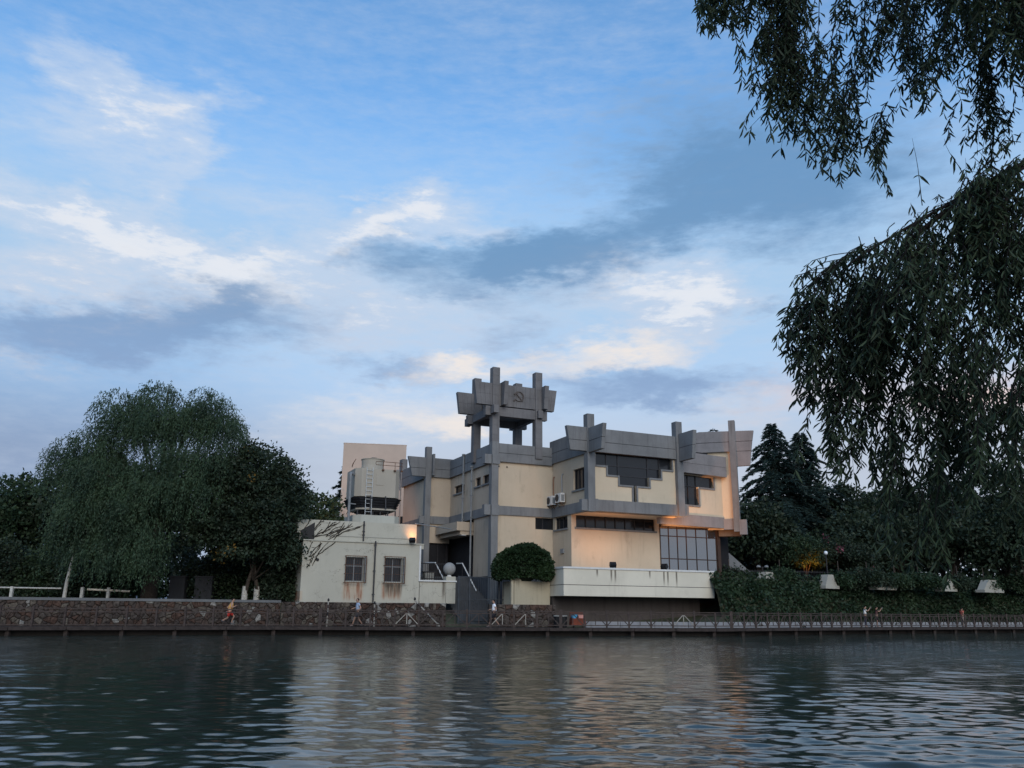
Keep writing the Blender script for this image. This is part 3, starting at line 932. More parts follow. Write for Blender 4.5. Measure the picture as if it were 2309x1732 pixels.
pp_.tube([(-10.7, 2.8, 11.7), (-10.62, 2.88, 11.7)], 0.17, 10).tube([(-10.97, 2.3, 9.35), (-10.4, 2.6, 9.35)], 0.05, 6)
ct.part('water_pipe', pp_, PIPEGREY)

# ------------------------------------------------------------------ tall blank slab behind
sb = Thing('tall_slab_block', 'tall blank pinkish slab block rising behind the cooling tower', 'building', (-13.6, 90.0, 2.0), 'world', rot=R(9.5))
sb.part('wall', MB().box(-4.05, 2.5, 0, 7.0, 0.0, 16.5), plaster('slab_render', (0.44, 0.375, 0.325), (0.34, 0.30, 0.27), 0.3))
sb.part('roof_edge', MB().box(-4.08, 2.53, -0.03, 7.03, 16.5, 16.56), plain('slab_edge', (0.55, 0.50, 0.46), 0.8))
sb.part('window', MB().box(1.9, 2.4, -0.06, -0.002, 7.9, 9.0), DARKGLASS)

# ------------------------------------------------------------------ air conditioners on the side wall of the right block
for i, (y, z, lab) in enumerate(((-0.35, 9.8, 'white air conditioner nearest the inner corner, with a bare copper pipe'),
                                 (-1.85, 9.86, 'white air conditioner beside the tall side window, farther from the inner corner'))):
    ac = Thing('air_conditioner', lab, 'air conditioner', (4.9, y, z), group='air conditioners on the side wall')
    ac.part('casing', MB().box(4.62, 5.0, y - 0.46, y + 0.46, z, z + 0.72), WHITE)
    ac.part('fan_guard', MB().tube([(4.60, y + 0.12, z + 0.36), (4.619, y + 0.12, z + 0.36)], 0.29, 18), FRAME)
    ac.part('end_grille', MB().box(4.68, 4.95, y - 0.475, y - 0.461, z + 0.1, z + 0.6), PIPEGREY)
    ac.part('bracket', MB().bar((4.6, y - 0.35, z - 0.03), (5.13, y - 0.35, z - 0.03), 0.05).bar((4.65, y - 0.35, z - 0.04), (5.12, y - 0.35, z - 0.4), 0.04)
            .bar((4.6, y + 0.35, z - 0.03), (5.13, y + 0.35, z - 0.03), 0.05).bar((4.65, y + 0.35, z - 0.04), (5.12, y + 0.35, z - 0.4), 0.04), RUSTY)
    ac.part('pipe', MB().tube([(5.08, y + 0.1, z + 0.6), (5.06, y + 0.1, z + 2.1), (5.08, y + 0.04, z + 2.3), (5.12, y - 0.06, z + 2.3)], 0.04, 6), plain('copper_pipe', (0.25, 0.12, 0.07), 0.6) if i == 0 else ALU)

# ------------------------------------------------------------------ floodlights (lit lamps)
LENS = emitter('lamp_glow', (1.0, 0.55, 0.22), 3.0)


def floodlight(label, at, aim, power, blend=0.6, size=70, lit=True, scale=1.0):
    """at / aim in building coordinates."""
    f = Thing('floodlight', label, 'floodlight', at, group='floodlights')
    p, q = Vector(at), Vector(aim)
    d = (q - p).normalized()
    s = scale
    body = MB().bar(p + Vector((0, 0, 0.22 * s)) - d * 0.16 * s, p + Vector((0, 0, 0.22 * s)) + d * 0.16 * s, 0.46 * s, 0.30 * s)
    f.part('housing', body, BLACK)
    f.part('yoke', MB().bar(p, p + Vector((0, 0, 0.2 * s)), 0.08 * s).box(p.x - 0.14 * s, p.x + 0.14 * s, p.y - 0.1 * s, p.y + 0.1 * s, p.z, p.z + 0.04), BLACK)
    c = p + Vector((0, 0, 0.22 * s)) + d * 0.165 * s
    f.part('lens', MB().bar(c, c + d * 0.012, 0.40 * s, 0.24 * s), LENS)
    ld = bpy.data.lights.new('flood_lamp', 'SPOT')
    ld.energy = power
    ld.color = (1.0, 0.42, 0.15)
    ld.spot_size = R(size)
    ld.spot_blend = blend
    ld.shadow_soft_size = 0.15
    lo = bpy.data.objects.new('flood_lamp', ld)
    COL.objects.link(lo)
    lo.parent = f.e
    lo.location = c + d * 0.06 - f.o
    lo.rotation_euler = (-d).to_track_quat('Z', 'Y').to_euler()
    return f


floodlight('black floodlight on the terrace coping in front of the cream lower wall', (6.25, -7.3, 4.63), (7.8, -3.1, 8.4), 420, 1.0, 120)
floodlight('black floodlight on the terrace coping in front of the glass wall', (10.7, -7.3, 4.63), (17.0, -4.4, 10.2), 3300, 1.0, 64)
floodlight('black floodlight tilted on the ledge of the white annex', (-7.3, -2.05, 6.24), (-6.85, -1.3, 7.1), 95, 1.0, 140, scale=0.9)
floodlight('floodlight behind the annex parapet under the cooling tower', (-9.3, 6.6, 7.2), (-4.2, 25.0, 9.0), 2600, 1.0, 90)

# ------------------------------------------------------------------ setting: water, banks, boardwalk
EDGE = [(-60, 35.0), (-40, 44.5), (-28.6, 50), (-14.3, 57), (-1.1, 58.4), (14.1, 61.5), (27.6, 71), (46, 82), (70, 95), (110, 118)]


def offset(pl, w):
    out = []
    for i in range(len(pl)):
        n = Vector((0, 0))
        for j in (i - 1, i):
            if 0 <= j < len(pl) - 1:
                d = Vector((pl[j + 1][0] - pl[j][0], pl[j + 1][1] - pl[j][1])).normalized()
                n += Vector((-d.y, d.x))
        n.normalize()
        out.append((pl[i][0] + n.x * w, pl[i][1] + n.y * w))
    return out


def length(pl):
    return sum(math.hypot(pl[i + 1][0] - pl[i][0], pl[i + 1][1] - pl[i][1]) for i in range(len(pl) - 1))


def along(pl, s):
    for i in range(len(pl) - 1):
        l = math.hypot(pl[i + 1][0] - pl[i][0], pl[i + 1][1] - pl[i][1])
        if s <= l or i == len(pl) - 2:
            t = s / l
            return Vector((pl[i][0] + (pl[i + 1][0] - pl[i][0]) * t, pl[i][1] + (pl[i + 1][1] - pl[i][1]) * t, 0)), \
                   Vector((pl[i + 1][0] - pl[i][0], pl[i + 1][1] - pl[i][1], 0)).normalized()
        s -= l


def sof(pl, x):
    """Arc length where the polyline reaches X = x."""
    s = 0
    for i in range(len(pl) - 1):
        l = math.hypot(pl[i + 1][0] - pl[i][0], pl[i + 1][1] - pl[i][1])
        if pl[i][0] <= x <= pl[i + 1][0]:
            return s + l * (x - pl[i][0]) / (pl[i + 1][0] - pl[i][0])
        s += l


INNER = offset(EDGE, 2.3)
DECK = 0.5


def strip(pl0, z0, pl1, z1):
    n = len(pl0)
    vs = [(p[0], p[1], z0) for p in pl0] + [(p[0], p[1], z1) for p in pl1]
    return vs, [(i, i + 1, n + i + 1, n + i) for i in range(n - 1)]


# water: one sheet, finely waved in front of the viewer
def water_sheet():
    rng = np.random.default_rng(11)
    th = np.concatenate([np.linspace(-180, -38, 26, endpoint=False), np.linspace(-38, 38, 660, endpoint=False), np.linspace(38, 180, 27)])
    th = np.radians(th)
    r = [1.2]
    while r[-1] < 110:
        r.append(r[-1] * (1.04 if r[-1] < 8 else 1.0040 if r[-1] < 62 else 1.012))
    r = np.array(r + [160, 260, 420])
    A, Rr = np.meshgrid(th, r)
    X, Y = Rr * np.sin(A), Rr * np.cos(A)
    Z = np.zeros_like(X)
    spacing = np.maximum(Rr * 0.0021, Rr * np.where(Rr < 8, 0.04, np.where(Rr < 62, 0.0041, 0.012)))
    gust = 0.65 + 0.35 * np.sin(X * 0.09 + 0.7) * np.cos(Y * 0.06 - 0.4) + 0.18 * np.sin(X * 0.23 - Y * 0.11)
    # wind ripples, mostly crossing the view, with a spread of headings
    for i in range(90):
        lam = 0.12 * (1.1 / 0.12) ** rng.random()
        ang = np.radians(rng.normal(84, 27))
        k = 2 * np.pi / lam
        slope = WAVE * rng.uniform(0.5, 1.2) * (1.0 if lam < 0.7 else 0.7)
        amp = slope / k
        fade = np.clip((lam / spacing - 2.2) / 3.0, 0, 1)
        ph = k * (X * np.cos(ang) + Y * np.sin(ang)) + rng.uniform(0, 6.28)
        ph = ph + 0.8 * np.sin(X * rng.uniform(0.1, 0.4) + rng.uniform(0, 6)) + 0.8 * np.sin(Y * rng.uniform(0.1, 0.4) + rng.uniform(0, 6))
        Z += amp * fade * np.sin(ph) * gust
    n, m = X.shape
    verts = np.stack([X, Y, Z], -1).reshape(-1, 3)
    i, j = np.meshgrid(np.arange(n - 1), np.arange(m - 1), indexing='ij')
    a = i * m + j
    faces = np.stack([a, a + m, a + m + 1, a + 1], -1).reshape(-1, 4)
    return from_arrays('water', verts, faces, water_mat(), True)


WAVE = 0.0225


def water_mat():
    m, t, b = material('river_water')
    tc = t.n('ShaderNodeTexCoord')
    p = tc.outputs['Object']
    n = t.noise(p, 0.05, 3)
    t.put(b.inputs['Base Color'], t.mix(n, (0.016, 0.026, 0.022), (0.030, 0.043, 0.035)))
    b.inputs['Roughness'].default_value = 0.025
    b.inputs['IOR'].default_value = 1.33
    b.inputs['Specular IOR Level'].default_value = 0.5
    q = t.mapping(p, rot=(0, 0, R(-8)), scale=(1.0, 2.8, 1))
    h = t.math('ADD', t.math('MULTIPLY', t.noise(q, 1.6, 4, 0.6), 1.0), t.math('MULTIPLY', t.noise(q, 6.0, 4, 0.65), 0.4))
    ln = t.n('ShaderNodeVectorMath', operation='LENGTH')
    t.put(ln.inputs[0], p)
    # ripples too small for the mesh far out
    h = t.math('MULTIPLY', h, t.step(ln.outputs['Value'], 14.0, 50.0, 0.10, 1.0))
    bump(t, b, h, 0.5, 0.06)
    return m


tag(water_sheet(), kind='structure')

# ground: far bank (left 2.05 m, rising to the garden level on the right), near bank under the viewer
far = [(-400, 900), (-250, 900), (-150, 900), (-80, 900), (-10, 900), (60, 900), (120, 900), (200, 900), (300, 900), (500, 900)]
zt = [2.0, 2.0, 2.0, 2.0, 2.0, 2.6, 4.3, 4.2, 4.2, 4.2]
back = offset(INNER, 2.4)
vs = [(p[0], p[1], -1.0) for p in INNER] + [(p[0], p[1], 0.46) for p in INNER] + [(p[0], p[1], 0.46 if 4 <= i <= 5 else z) for i, (p, z) in enumerate(zip(back, zt))]
back2 = offset(INNER, 9.0)
vs += [(p[0], p[1], z) for p, z in zip(back2, zt)] + [(p[0], p[1], 3.0) for p in far]
n_ = len(INNER)
fs = [(r * n_ + i, r * n_ + i + 1, (r + 1) * n_ + i + 1, (r + 1) * n_ + i) for r in range(4) for i in range(n_ - 1)]
GROUND = plain('garden_soil', (0.045, 0.05, 0.03), 0.95, var=0.4, scale=0.8)
MB().add(vs, fs).build('ground', GROUND, kind='structure')
nb = MB().prism([(-60, -40), (60, -40), (60, -3), (12, 1.0), (7.2, 6.6), (5.6, 5.6), (5.0, 2.0), (0, -1.2), (-60, -3)], 'z', -1.0, 0.06)
nb.build('near_bank', GROUND, kind='structure')
hm = MB()
for i in range(40):
    x = -1500 + i * 50
    h = 20 + 135 * math.exp(-((x + 700) / 110) ** 2) + 6 * math.sin(i * 1.7)
    hm.v += [(x, 1150, 0), (x, 1150 + 40, h * (1.0 if x < -430 else max(0.0, 1 - (x + 430) / 300)))]
hm.f = [(2 * i, 2 * i + 2, 2 * i + 3, 2 * i + 1) for i in range(39)]
hm.build('hill', plain('haze_blue_hill', (0.16, 0.20, 0.27), 1.0), kind='structure')  # blue haze of distance is put into the hill's own colour

# boardwalk
WOOD = plain('weathered_boards', (0.036, 0.028, 0.026), 0.85, var=0.4, scale=4)
DARKWOOD = plain('dark_rail_paint', (0.046, 0.034, 0.031), 0.7, var=0.4, scale=5)
PALEWOOD = plain('peeled_pale_paint', (0.27, 0.255, 0.23), 0.8, var=0.3, scale=8)
dk = MB()
v1, f1 = strip(EDGE, DECK, INNER, DECK); dk.add(v1, f1)
v1, f1 = strip(EDGE, DECK - 0.14, EDGE, DECK); dk.add(v1, f1)
v1, f1 = strip(EDGE, DECK - 0.14, INNER, DECK - 0.14); dk.add(v1, f1)
board = dk.build('boardwalk', WOOD, kind='structure')
PROUD = offset(EDGE, -0.05)
sA, sB = sof(EDGE, -36), sof(EDGE, 62)
s = sA
k = 0
while s < sB:
    p, d = along(PROUD, s)
    q, _ = along(PROUD, s + 2.9)
    MB().bar((p.x, p.y, DECK - 0.09), (q.x, q.y, DECK - 0.09), 0.06, 0.2).build('edge_beam', WOOD, board)
    pi, _ = along(offset(EDGE, 0.25), s)
    MB().box(pi.x - 0.11, pi.x + 0.11, pi.y - 0.11, pi.y + 0.11, -0.8, DECK - 0.142).build('pile', WOOD, board)
    s += 2.94
    k += 1
bw = MB()
v1, f1 = strip(offset(EDGE, 0.9), -1.0, offset(EDGE, 0.9), DECK - 0.141); bw.add(v1, f1)
bw.build('bank_facing', concrete('shaded_bank_stone', (0.05, 0.045, 0.042), 0.6), board)  # shade under the deck is put into this dark stone colour

# ------------------------------------------------------------------ stone walls, stone by stone
def clip(poly, a, b, c):
    """Keep the side a*x + b*y <= c."""
    out = []
    for i in range(len(poly)):
        p, q = poly[i], poly[(i + 1) % len(poly)]
        fp, fq = a * p[0] + b * p[1] - c, a * q[0] + b * q[1] - c
        if fp <= 0:
            out.append(p)
        if (fp < 0 < fq) or (fq < 0 < fp):
            t = fp / (fp - fq)
            out.append((p[0] + (q[0] - p[0]) * t, p[1] + (q[1] - p[1]) * t))
    return out


def stone_cells(L, H, pitch, rnd):
    pts = []
    nx, ny = max(1, round(L / pitch)), max(1, round(H / (pitch * 0.72)))
    for j in range(ny):
        for i in range(nx):
            pts.append(((i + 0.5 + rnd.uniform(-0.7, 0.7) + (0.5 if j % 2 else 0)) * L / nx, (j + 0.5 + rnd.uniform(-0.55, 0.55)) * H / ny))
    cells = []
    for i, p in enumerate(pts):
        poly = [(0, 0), (L, 0), (L, H), (0, H)]
        for j, q in enumerate(pts):
            if i != j and abs(p[0] - q[0]) < 3 * pitch and abs(p[1] - q[1]) < 3 * pitch:
                a, b = q[0] - p[0], q[1] - p[1]
                poly = clip(poly, a, b, (q[0] ** 2 + q[1] ** 2 - p[0] ** 2 - p[1] ** 2) / 2)
                if len(poly) < 3:
                    break
        if len(poly) >= 3:
            cells.append(poly)
    return cells


STONES = [plain('stone_%s' % n, c, 0.95, var=0.55, scale=7, spec=0.1) for n, c in (('brown', (0.060, 0.044, 0.037)), ('grey', (0.066, 0.055, 0.048)), ('rust', (0.066, 0.042, 0.033)), ('dark', (0.046, 0.037, 0.033)), ('buff', (0.092, 0.078, 0.064)), ('pale', (0.20, 0.19, 0.175)))]
MORTAR = plain('dark_mortar', (0.040, 0.033, 0.030), 0.95, var=0.4, scale=6)


def stone_wall(name, label, p0, p1, z0, z1, pitch, seed, nmax=300):
    rnd = random.Random(seed)
    p0, p1 = Vector((*p0, 0)), Vector((*p1, 0))
    d = (p1 - p0).normalized()
    nrm = Vector((d.y, -d.x, 0))               # towards the water
    L, H = (p1 - p0).length, z1 - z0
    th = Thing(name, label, 'wall', (p0.x, p0.y, z0), 'world', rot=math.atan2(d.y, d.x))
    th.part('backing', MB().box(0, L, 0.02, 0.5, 0, H - 0.01), MORTAR)
    for poly in stone_cells(L, H, pitch, rnd)[:nmax]:
        cx_ = sum(p[0] for p in poly) / len(poly); cy_ = sum(p[1] for p in poly) / len(poly)
        out = rnd.uniform(0.03, 0.10)
        def ring(f, g, dep):
            r = []
            for x, y in poly:
                vx, vy = x - cx_, y - cy_
                l = math.hypot(vx, vy) or 1
                s_ = max(0.2, f - g / l)
                r.append((cx_ + vx * s_, dep, cy_ + vy * s_))
            return r
        n = len(poly)
        r0, r1, r2 = ring(1, 0.008, 0.03), ring(1, 0.022, -out * 0.7), ring(0.84, 0.05, -out)
        r2 = [(x, y + rnd.uniform(-0.02, 0.01), z) for x, y, z in r2]
        fs_ = [(i, (i + 1) % n, n + (i + 1) % n, n + i) for i in range(n)] + [(n + i, n + (i + 1) % n, 2 * n + (i + 1) % n, 2 * n + i) for i in range(n)] + [tuple(range(2 * n, 3 * n))]
        w_ = [30, 26, 18, 20, 12, 7]
        th.part('stone', MB().add(r0 + r1 + r2, fs_), rnd.choices(STONES, w_)[0])
    return th


iw = lambda x: tuple(along(INNER, sof(INNER, x))[0][:2])
wl = stone_wall('stone_retaining_wall', 'long rubble stone retaining wall under the weeping willow at the left', iw(-31.5), iw(-15.2), DECK, 1.98, 0.37, 3)
wm_ = stone_wall('stone_retaining_wall', 'rubble stone wall under the white annex', iw(-15.15), iw(-4.35), DECK, 2.04, 0.36, 4)
wr_ = stone_wall('stone_retaining_wall', 'dark rubble stone base under the weathered planter by the steps', iw(-1.45), iw(3.1), DECK, 2.0, 0.42, 8)
for a, b, zz, lab in ((-31.5, -15.2, 1.98, 'long low kerb of grey concrete along the top of the left stone wall'),):
    p, q = Vector((*iw(a), 0)), Vector((*iw(b), 0))
    d = (q - p).normalized(); nn = Vector((-d.y, d.x, 0))
    c = MB().add([tuple(v + Vector((0, 0, z))) for z in (zz, zz + 0.16) for v in (p - nn * 0.1, q - nn * 0.1, q + nn * 0.45, p + nn * 0.45)],
                 [(3, 2, 1, 0), (4, 5, 6, 7), (0, 1, 5, 4), (1, 2, 6, 5), (2, 3, 7, 6), (3, 0, 4, 7)]).build('coping', concrete('kerb_grey', (0.13, 0.135, 0.14)))
    c.parent = wl.e
    c.matrix_parent_inverse = (Matrix.Translation(wl.e.location) @ Matrix.Rotation(wl.e.rotation_euler.z, 4, 'Z')).inverted()

# ------------------------------------------------------------------ boardwalk railings
def railing(label, x0, x1, bay, pattern, pale=0.0, seed=1):
    rnd = random.Random(seed)
    rl_line = offset(EDGE, 0.14)
    s0, s1 = sof(rl_line, x0), sof(rl_line, x1)
    n = round((s1 - s0) / bay)
    p0, _ = along(rl_line, s0)
    th = Thing('boardwalk_railing', label, 'railing', (p0.x, p0.y, DECK), 'world', group='railings along the boardwalk')
    O3 = Vector((p0.x, p0.y, DECK))
    def P(s, z):
        p, _ = along(rl_line, s)
        return Vector((p.x, p.y, DECK + z)) - O3
    b = (s1 - s0) / n
    for i in range(n + 1):
        s = s0 + i * b
        top = 1.16 if (i % 2 == 0 or pattern != 'truss') else 1.02
        th.part('post', MB().bar(P(s, 0), P(s, top), 0.11), DARKWOOD)
        if i == n:
            break
        e = s + b
        for z in ((1.02, 0.84, 0.10) if pattern == 'plain' else (1.04, 0.90, 0.16)):
            th.part('rail', MB().bar(P(s, z) , P(e, z), 0.07, 0.06), DARKWOOD)
        if pattern == 'truss':
            m = (s + e) / 2
            bay_pale = rnd.random() < pale
            for kind, (a, za, c, zc) in (('/', (s + 0.07, 0.2, m - 0.04, 0.87)), ('|', (m, 0.2, m, 0.87)), ('\\', (m + 0.04, 0.87, e - 0.07, 0.2))):
                mat = PALEWOOD if (bay_pale and kind != '\\') or (bay_pale and rnd.random() < 0.2) else DARKWOOD
                th.part('brace', MB().bar(P(a, za), P(c, zc), 0.05), mat)
    return th


railing('plain brown railing in front of the left rubble wall', -33.0, -12.2, 1.65, 'plain', seed=2)
railing('braced brown railing with peeled pale struts below the annex and steps', -12.1, 3.3, 1.5, 'truss', 0.42, seed=6)
railing('braced brown railing under the terrace', 3.4, 15.4, 1.5, 'truss', 0.10, seed=3)
railing('long dark braced railing receding along the ivy bank at the right', 15.5, 52.0, 1.28, 'truss', 0.0, seed=4)

# pale kerb behind the right-hand railing
kb = offset(INNER, 0.02)
kerb = MB()
sk0, sk1 = sof(kb, 5.2), sof(kb, 60)
s = sk0
kline = []
while s < sk1:
    p, _ = along(kb, s)
    kline.append((p.x, p.y)); s += 2.5
kerb_t = Thing('low_kerb', 'low pale concrete kerb behind the railing at the foot of the ivy bank', 'kerb', (kline[0][0], kline[0][1], DECK), 'world')
K0 = Vector((kline[0][0], kline[0][1], DECK))
for i in range(len(kline) - 1):
    a, b = Vector((*kline[i], DECK)) - K0, Vector((*kline[i + 1], DECK)) - K0
    dd = (b - a).normalized() * 0.02
    kerb_t.part('kerb_block', MB().bar(a + Vector((0, 0, 0.2)) + dd, b + Vector((0, 0, 0.2)) - dd, 0.25, 0.4), concrete('kerb_pale', (0.28, 0.285, 0.30), 0.5) if i == 0 else bpy.data.materials['kerb_pale'])

# ------------------------------------------------------------------ vegetation
BARK = plain('bark', (0.055, 0.043, 0.035), 0.95, var=0.4, scale=9)
WASHED = plain('whitewashed_bark', (0.42, 0.41, 0.38), 0.9, var=0.25, scale=9)
F_WILLOW = foliage('willow_leaf', (0.022, 0.042, 0.026), (0.066, 0.110, 0.058), 0.3)
F_DARK = foliage('dark_broad_leaf', (0.014, 0.024, 0.016), (0.036, 0.055, 0.030), 0.2)
F_MID = foliage('mid_green_leaf', (0.018, 0.034, 0.018), (0.045, 0.075, 0.035), 0.25)
F_CEDAR = foliage('cedar_needle', (0.012, 0.026, 0.024), (0.030, 0.052, 0.045), 0.1)
F_IVY = foliage('ivy_leaf', (0.012, 0.028, 0.014), (0.034, 0.060, 0.028), 0.15)
F_BOX = foliage('clipped_leaf', (0.012, 0.028, 0.012), (0.032, 0.060, 0.024), 0.15)
F_PINK = foliage('pink_blossom', (0.20, 0.06, 0.09), (0.34, 0.13, 0.17), 0.2)
F_YEL = foliage('yellowed_leaf', (0.13, 0.085, 0.02), (0.22, 0.13, 0.03), 0.2)


def unit(v):
    return v / np.maximum(np.linalg.norm(v, axis=1, keepdims=True), 1e-6)


def rhombs(rng, pos, axis, ln, wd):
    """Flat leaf quads: pos = base, axis = direction."""
    n = len(pos)
    axis = unit(axis)
    side = unit(np.cross(axis, unit(rng.normal(size=(n, 3)))))
    ln = np.broadcast_to(np.asarray(ln, float).reshape(-1, 1), (n, 1))
    wd = np.broadcast_to(np.asarray(wd, float).reshape(-1, 1), (n, 1))
    v = np.stack([pos, pos + axis * ln * 0.45 + side * wd, pos + axis * ln, pos + axis * ln * 0.45 - side * wd], 1)
    return v.reshape(-1, 3), np.arange(n * 4).reshape(-1, 4)


def crown_points(rng, lobes, nclump, per, spread, inner=0.25):
    """Leaf positions gathered in clumps over and inside ellipsoid lobes (cx, cy, cz, rx, ry, rz)."""
    lob = np.array(lobes, float)
    area = (lob[:, 3] * lob[:, 5]) ** 1.0
    idx = rng.choice(len(lob), nclump, p=area / area.sum())
    d = unit(rng.normal(size=(nclump, 3)))
    d[:, 2] = np.where(d[:, 2] < -0.35, -d[:, 2] * 0.5, d[:, 2])
    rad = np.where(rng.random(nclump) < inner, rng.uniform(0.3, 0.8, nclump), rng.uniform(0.82, 1.06, nclump))
    c = lob[idx, :3] + d * lob[idx, 3:] * rad[:, None]
    sz = rng.uniform(0.6, 1.3, nclump) * spread
    pos = np.repeat(c, per, 0) + rng.normal(size=(nclump * per, 3)) * np.repeat(sz, per)[:, None] * np.array([1, 1, 0.6])
    out = np.repeat(d, per, 0)
    return c, pos, out


def tree(name, label, base, lobes, nclump, per, leaf, mat, seed, spread=0.42, trunk_r=0.25, group=None, washed=0.0, stems=1, extra=None, cat='tree', limbs=7):
    rng = np.random.default_rng(seed)
    th = Thing(name, label, cat, base, 'world', group=group)
    b = np.array(base)
    L = np.array(lobes, float)
    c, pos, out = crown_points(rng, lobes, nclump, per, spread)
    ax = out * 0.6 + rng.normal(size=pos.shape) * 0.7 + np.array([0, 0, -0.35])
    v, f = rhombs(rng, pos, ax, leaf * rng.uniform(0.7, 1.3, len(pos)), leaf * 0.30 * rng.uniform(0.7, 1.2, len(pos)))
    cr = from_arrays('crown', v - b, f, mat)
    cr.parent = th.e
    tk = MB()
    fork = L[:, :3].mean(0) - b
    fork[2] = max(0.6, (L[:, 2] - L[:, 5]).min() - b[2] + 0.4)
    for s in range(stems):
        o = np.array([s * 0.8 - (stems - 1) * 0.4, 0.15 * s, 0])
        tk.tube([o, o * 0.9 + np.array([rng.normal() * 0.08, 0, fork[2] * 0.5]), o * 0.6 + np.array([fork[0] * 0.5, fork[1] * 0.5, fork[2]]), np.array([fork[0], fork[1], fork[2] + 1.2])],
                [trunk_r * 1.25, trunk_r, trunk_r * 0.8, trunk_r * 0.5], 9)
    tips = c[rng.choice(len(c), min(limbs, len(c)), replace=False)] - b
    for t_ in tips:
        m = (fork + t_) / 2 + np.array([0, 0, 0.5])
        tk.tube([fork, m, t_], [trunk_r * 0.5, trunk_r * 0.25, 0.02], 5)
    tr_ = tk.build('trunk', BARK, th.e, smooth=True)
    if washed:
        wv = MB()
        for s in range(stems):
            o = np.array([s * 0.8 - (stems - 1) * 0.4, 0.15 * s, 0])
            wv.tube([o, o * 0.95 + np.array([0, 0, washed])], [trunk_r * 1.3, trunk_r * 1.16], 9)
        wv.build('whitewash', WASHED, th.e)
    if extra is not None:
        em, n, sp = extra
        i = rng.choice(len(c), n)
        p2 = np.repeat(c[i], 26, 0) + rng.normal(size=(n * 26, 3)) * sp
        v, f = rhombs(rng, p2, rng.normal(size=p2.shape), leaf * 0.9, leaf * 0.3)
        e_ = from_arrays('blossom' if em is F_PINK else 'yellow_leaves', v - b, f, em)
        e_.parent = th.e
    return th


def weeping(name, label, base, lobes, nstrand, mat, seed, leaf=0.20, lmin=0.8, lmax=2.5, trunk_r=0.5, zmin=3.2):
    rng = np.random.default_rng(seed)
    th = Thing(name, label, 'tree', base, 'world')
    b = np.array(base)
    main = np.array(lobes, float)
    area = main[:, 3] * main[:, 5]
    ncl = 150
    mi = rng.choice(len(main), ncl, p=area / area.sum())
    cd = unit(rng.normal(size=(ncl, 3)))
    cd[:, 2] = np.where(cd[:, 2] < -0.45, -cd[:, 2], cd[:, 2])
    cd[:, 1] = np.where(rng.random(ncl) < 0.72, -np.abs(cd[:, 1]), cd[:, 1])
    cc = main[mi, :3] + cd * main[mi, 3:] * rng.uniform(0.55, 0.98, (ncl, 1))
    cr_ = rng.uniform(0.7, 1.8, ncl)
    lob = np.concatenate([cc, cr_[:, None] * np.array([[1.0, 1.0, 0.8]])], 1)
    idx = rng.choice(ncl, nstrand, p=cr_ ** 2 / (cr_ ** 2).sum())
    d = unit(rng.normal(size=(nstrand, 3)))
    d[:, 2] = np.abs(d[:, 2]) - 0.1
    rad = rng.uniform(0.55, 1.05, nstrand)
    st = lob[idx, :3] + d * lob[idx, 3:] * rad[:, None]
    ln = rng.uniform(lmin, lmax, nstrand) * (1.1 - 0.4 * np.clip(d[:, 2], 0, 1))
    lob = main
    P, A = [], []
    wood = MB()
    for i in range(nstrand):
        out = d[i].copy(); out[2] = 0
        n = max(4, int(ln[i] / 0.075))
        t = np.linspace(0, 1, n)
        arch = np.minimum(t * 2.2, 1) ** 0.7
        p = st[i] + out[None, :] * (arch * 0.45)[:, None] + np.array([0, 0, 1])[None, :] * (0.22 * np.sin(np.minimum(t * 4, math.pi)) - ln[i] * t ** 1.25)[:, None]
        p += np.array([-0.12, 0, 0]) * (t ** 2)[:, None] * ln[i]
        keep = p[:, 2] > zmin + rng.uniform(-0.6, 1.2)
        p = p[keep]
        if len(p) < 3:
            continue
        P.append(p + rng.normal(size=p.shape) * 0.05)
        A.append(np.tile(np.array([out[0] * 0.25 - 0.15, out[1] * 0.25, -1.0]), (len(p), 1)) + rng.normal(size=p.shape) * 0.42)
    P, A = np.concatenate(P), np.concatenate(A)
    v, f = rhombs(rng, P, A, leaf * rng.uniform(0.7, 1.25, len(P)), leaf * 0.16)
    cr = from_arrays('crown', v - b, f, mat)
    cr.parent = th.e
    tk = MB()
    top = lob[0, :3] - b
    tk.tube([(0, 0, -0.1), (0.1, 0, 2.2), (top[0] * 0.3, top[1] * 0.3, 4.6), (top[0] * 0.8, top[1] * 0.8, top[2] * 0.75), tuple(top + np.array([0, 0, lob[0, 5] * 0.5]))], [trunk_r * 1.2, trunk_r, trunk_r * 0.8, trunk_r * 0.45, 0.08], 10)
    for i in rng.choice(nstrand, 26, replace=False):
        e = st[i] - b
        s0 = np.array([top[0] * 0.3, top[1] * 0.3, rng.uniform(3.5, 6.5)])
        m = s0 * 0.45 + e * 0.55 + np.array([0, 0, 0.9])
        tk.tube([s0, m, e], [trunk_r * 0.35, trunk_r * 0.18, 0.02], 5)
    tk.build('trunk', BARK, th.e, smooth=True)
    return th


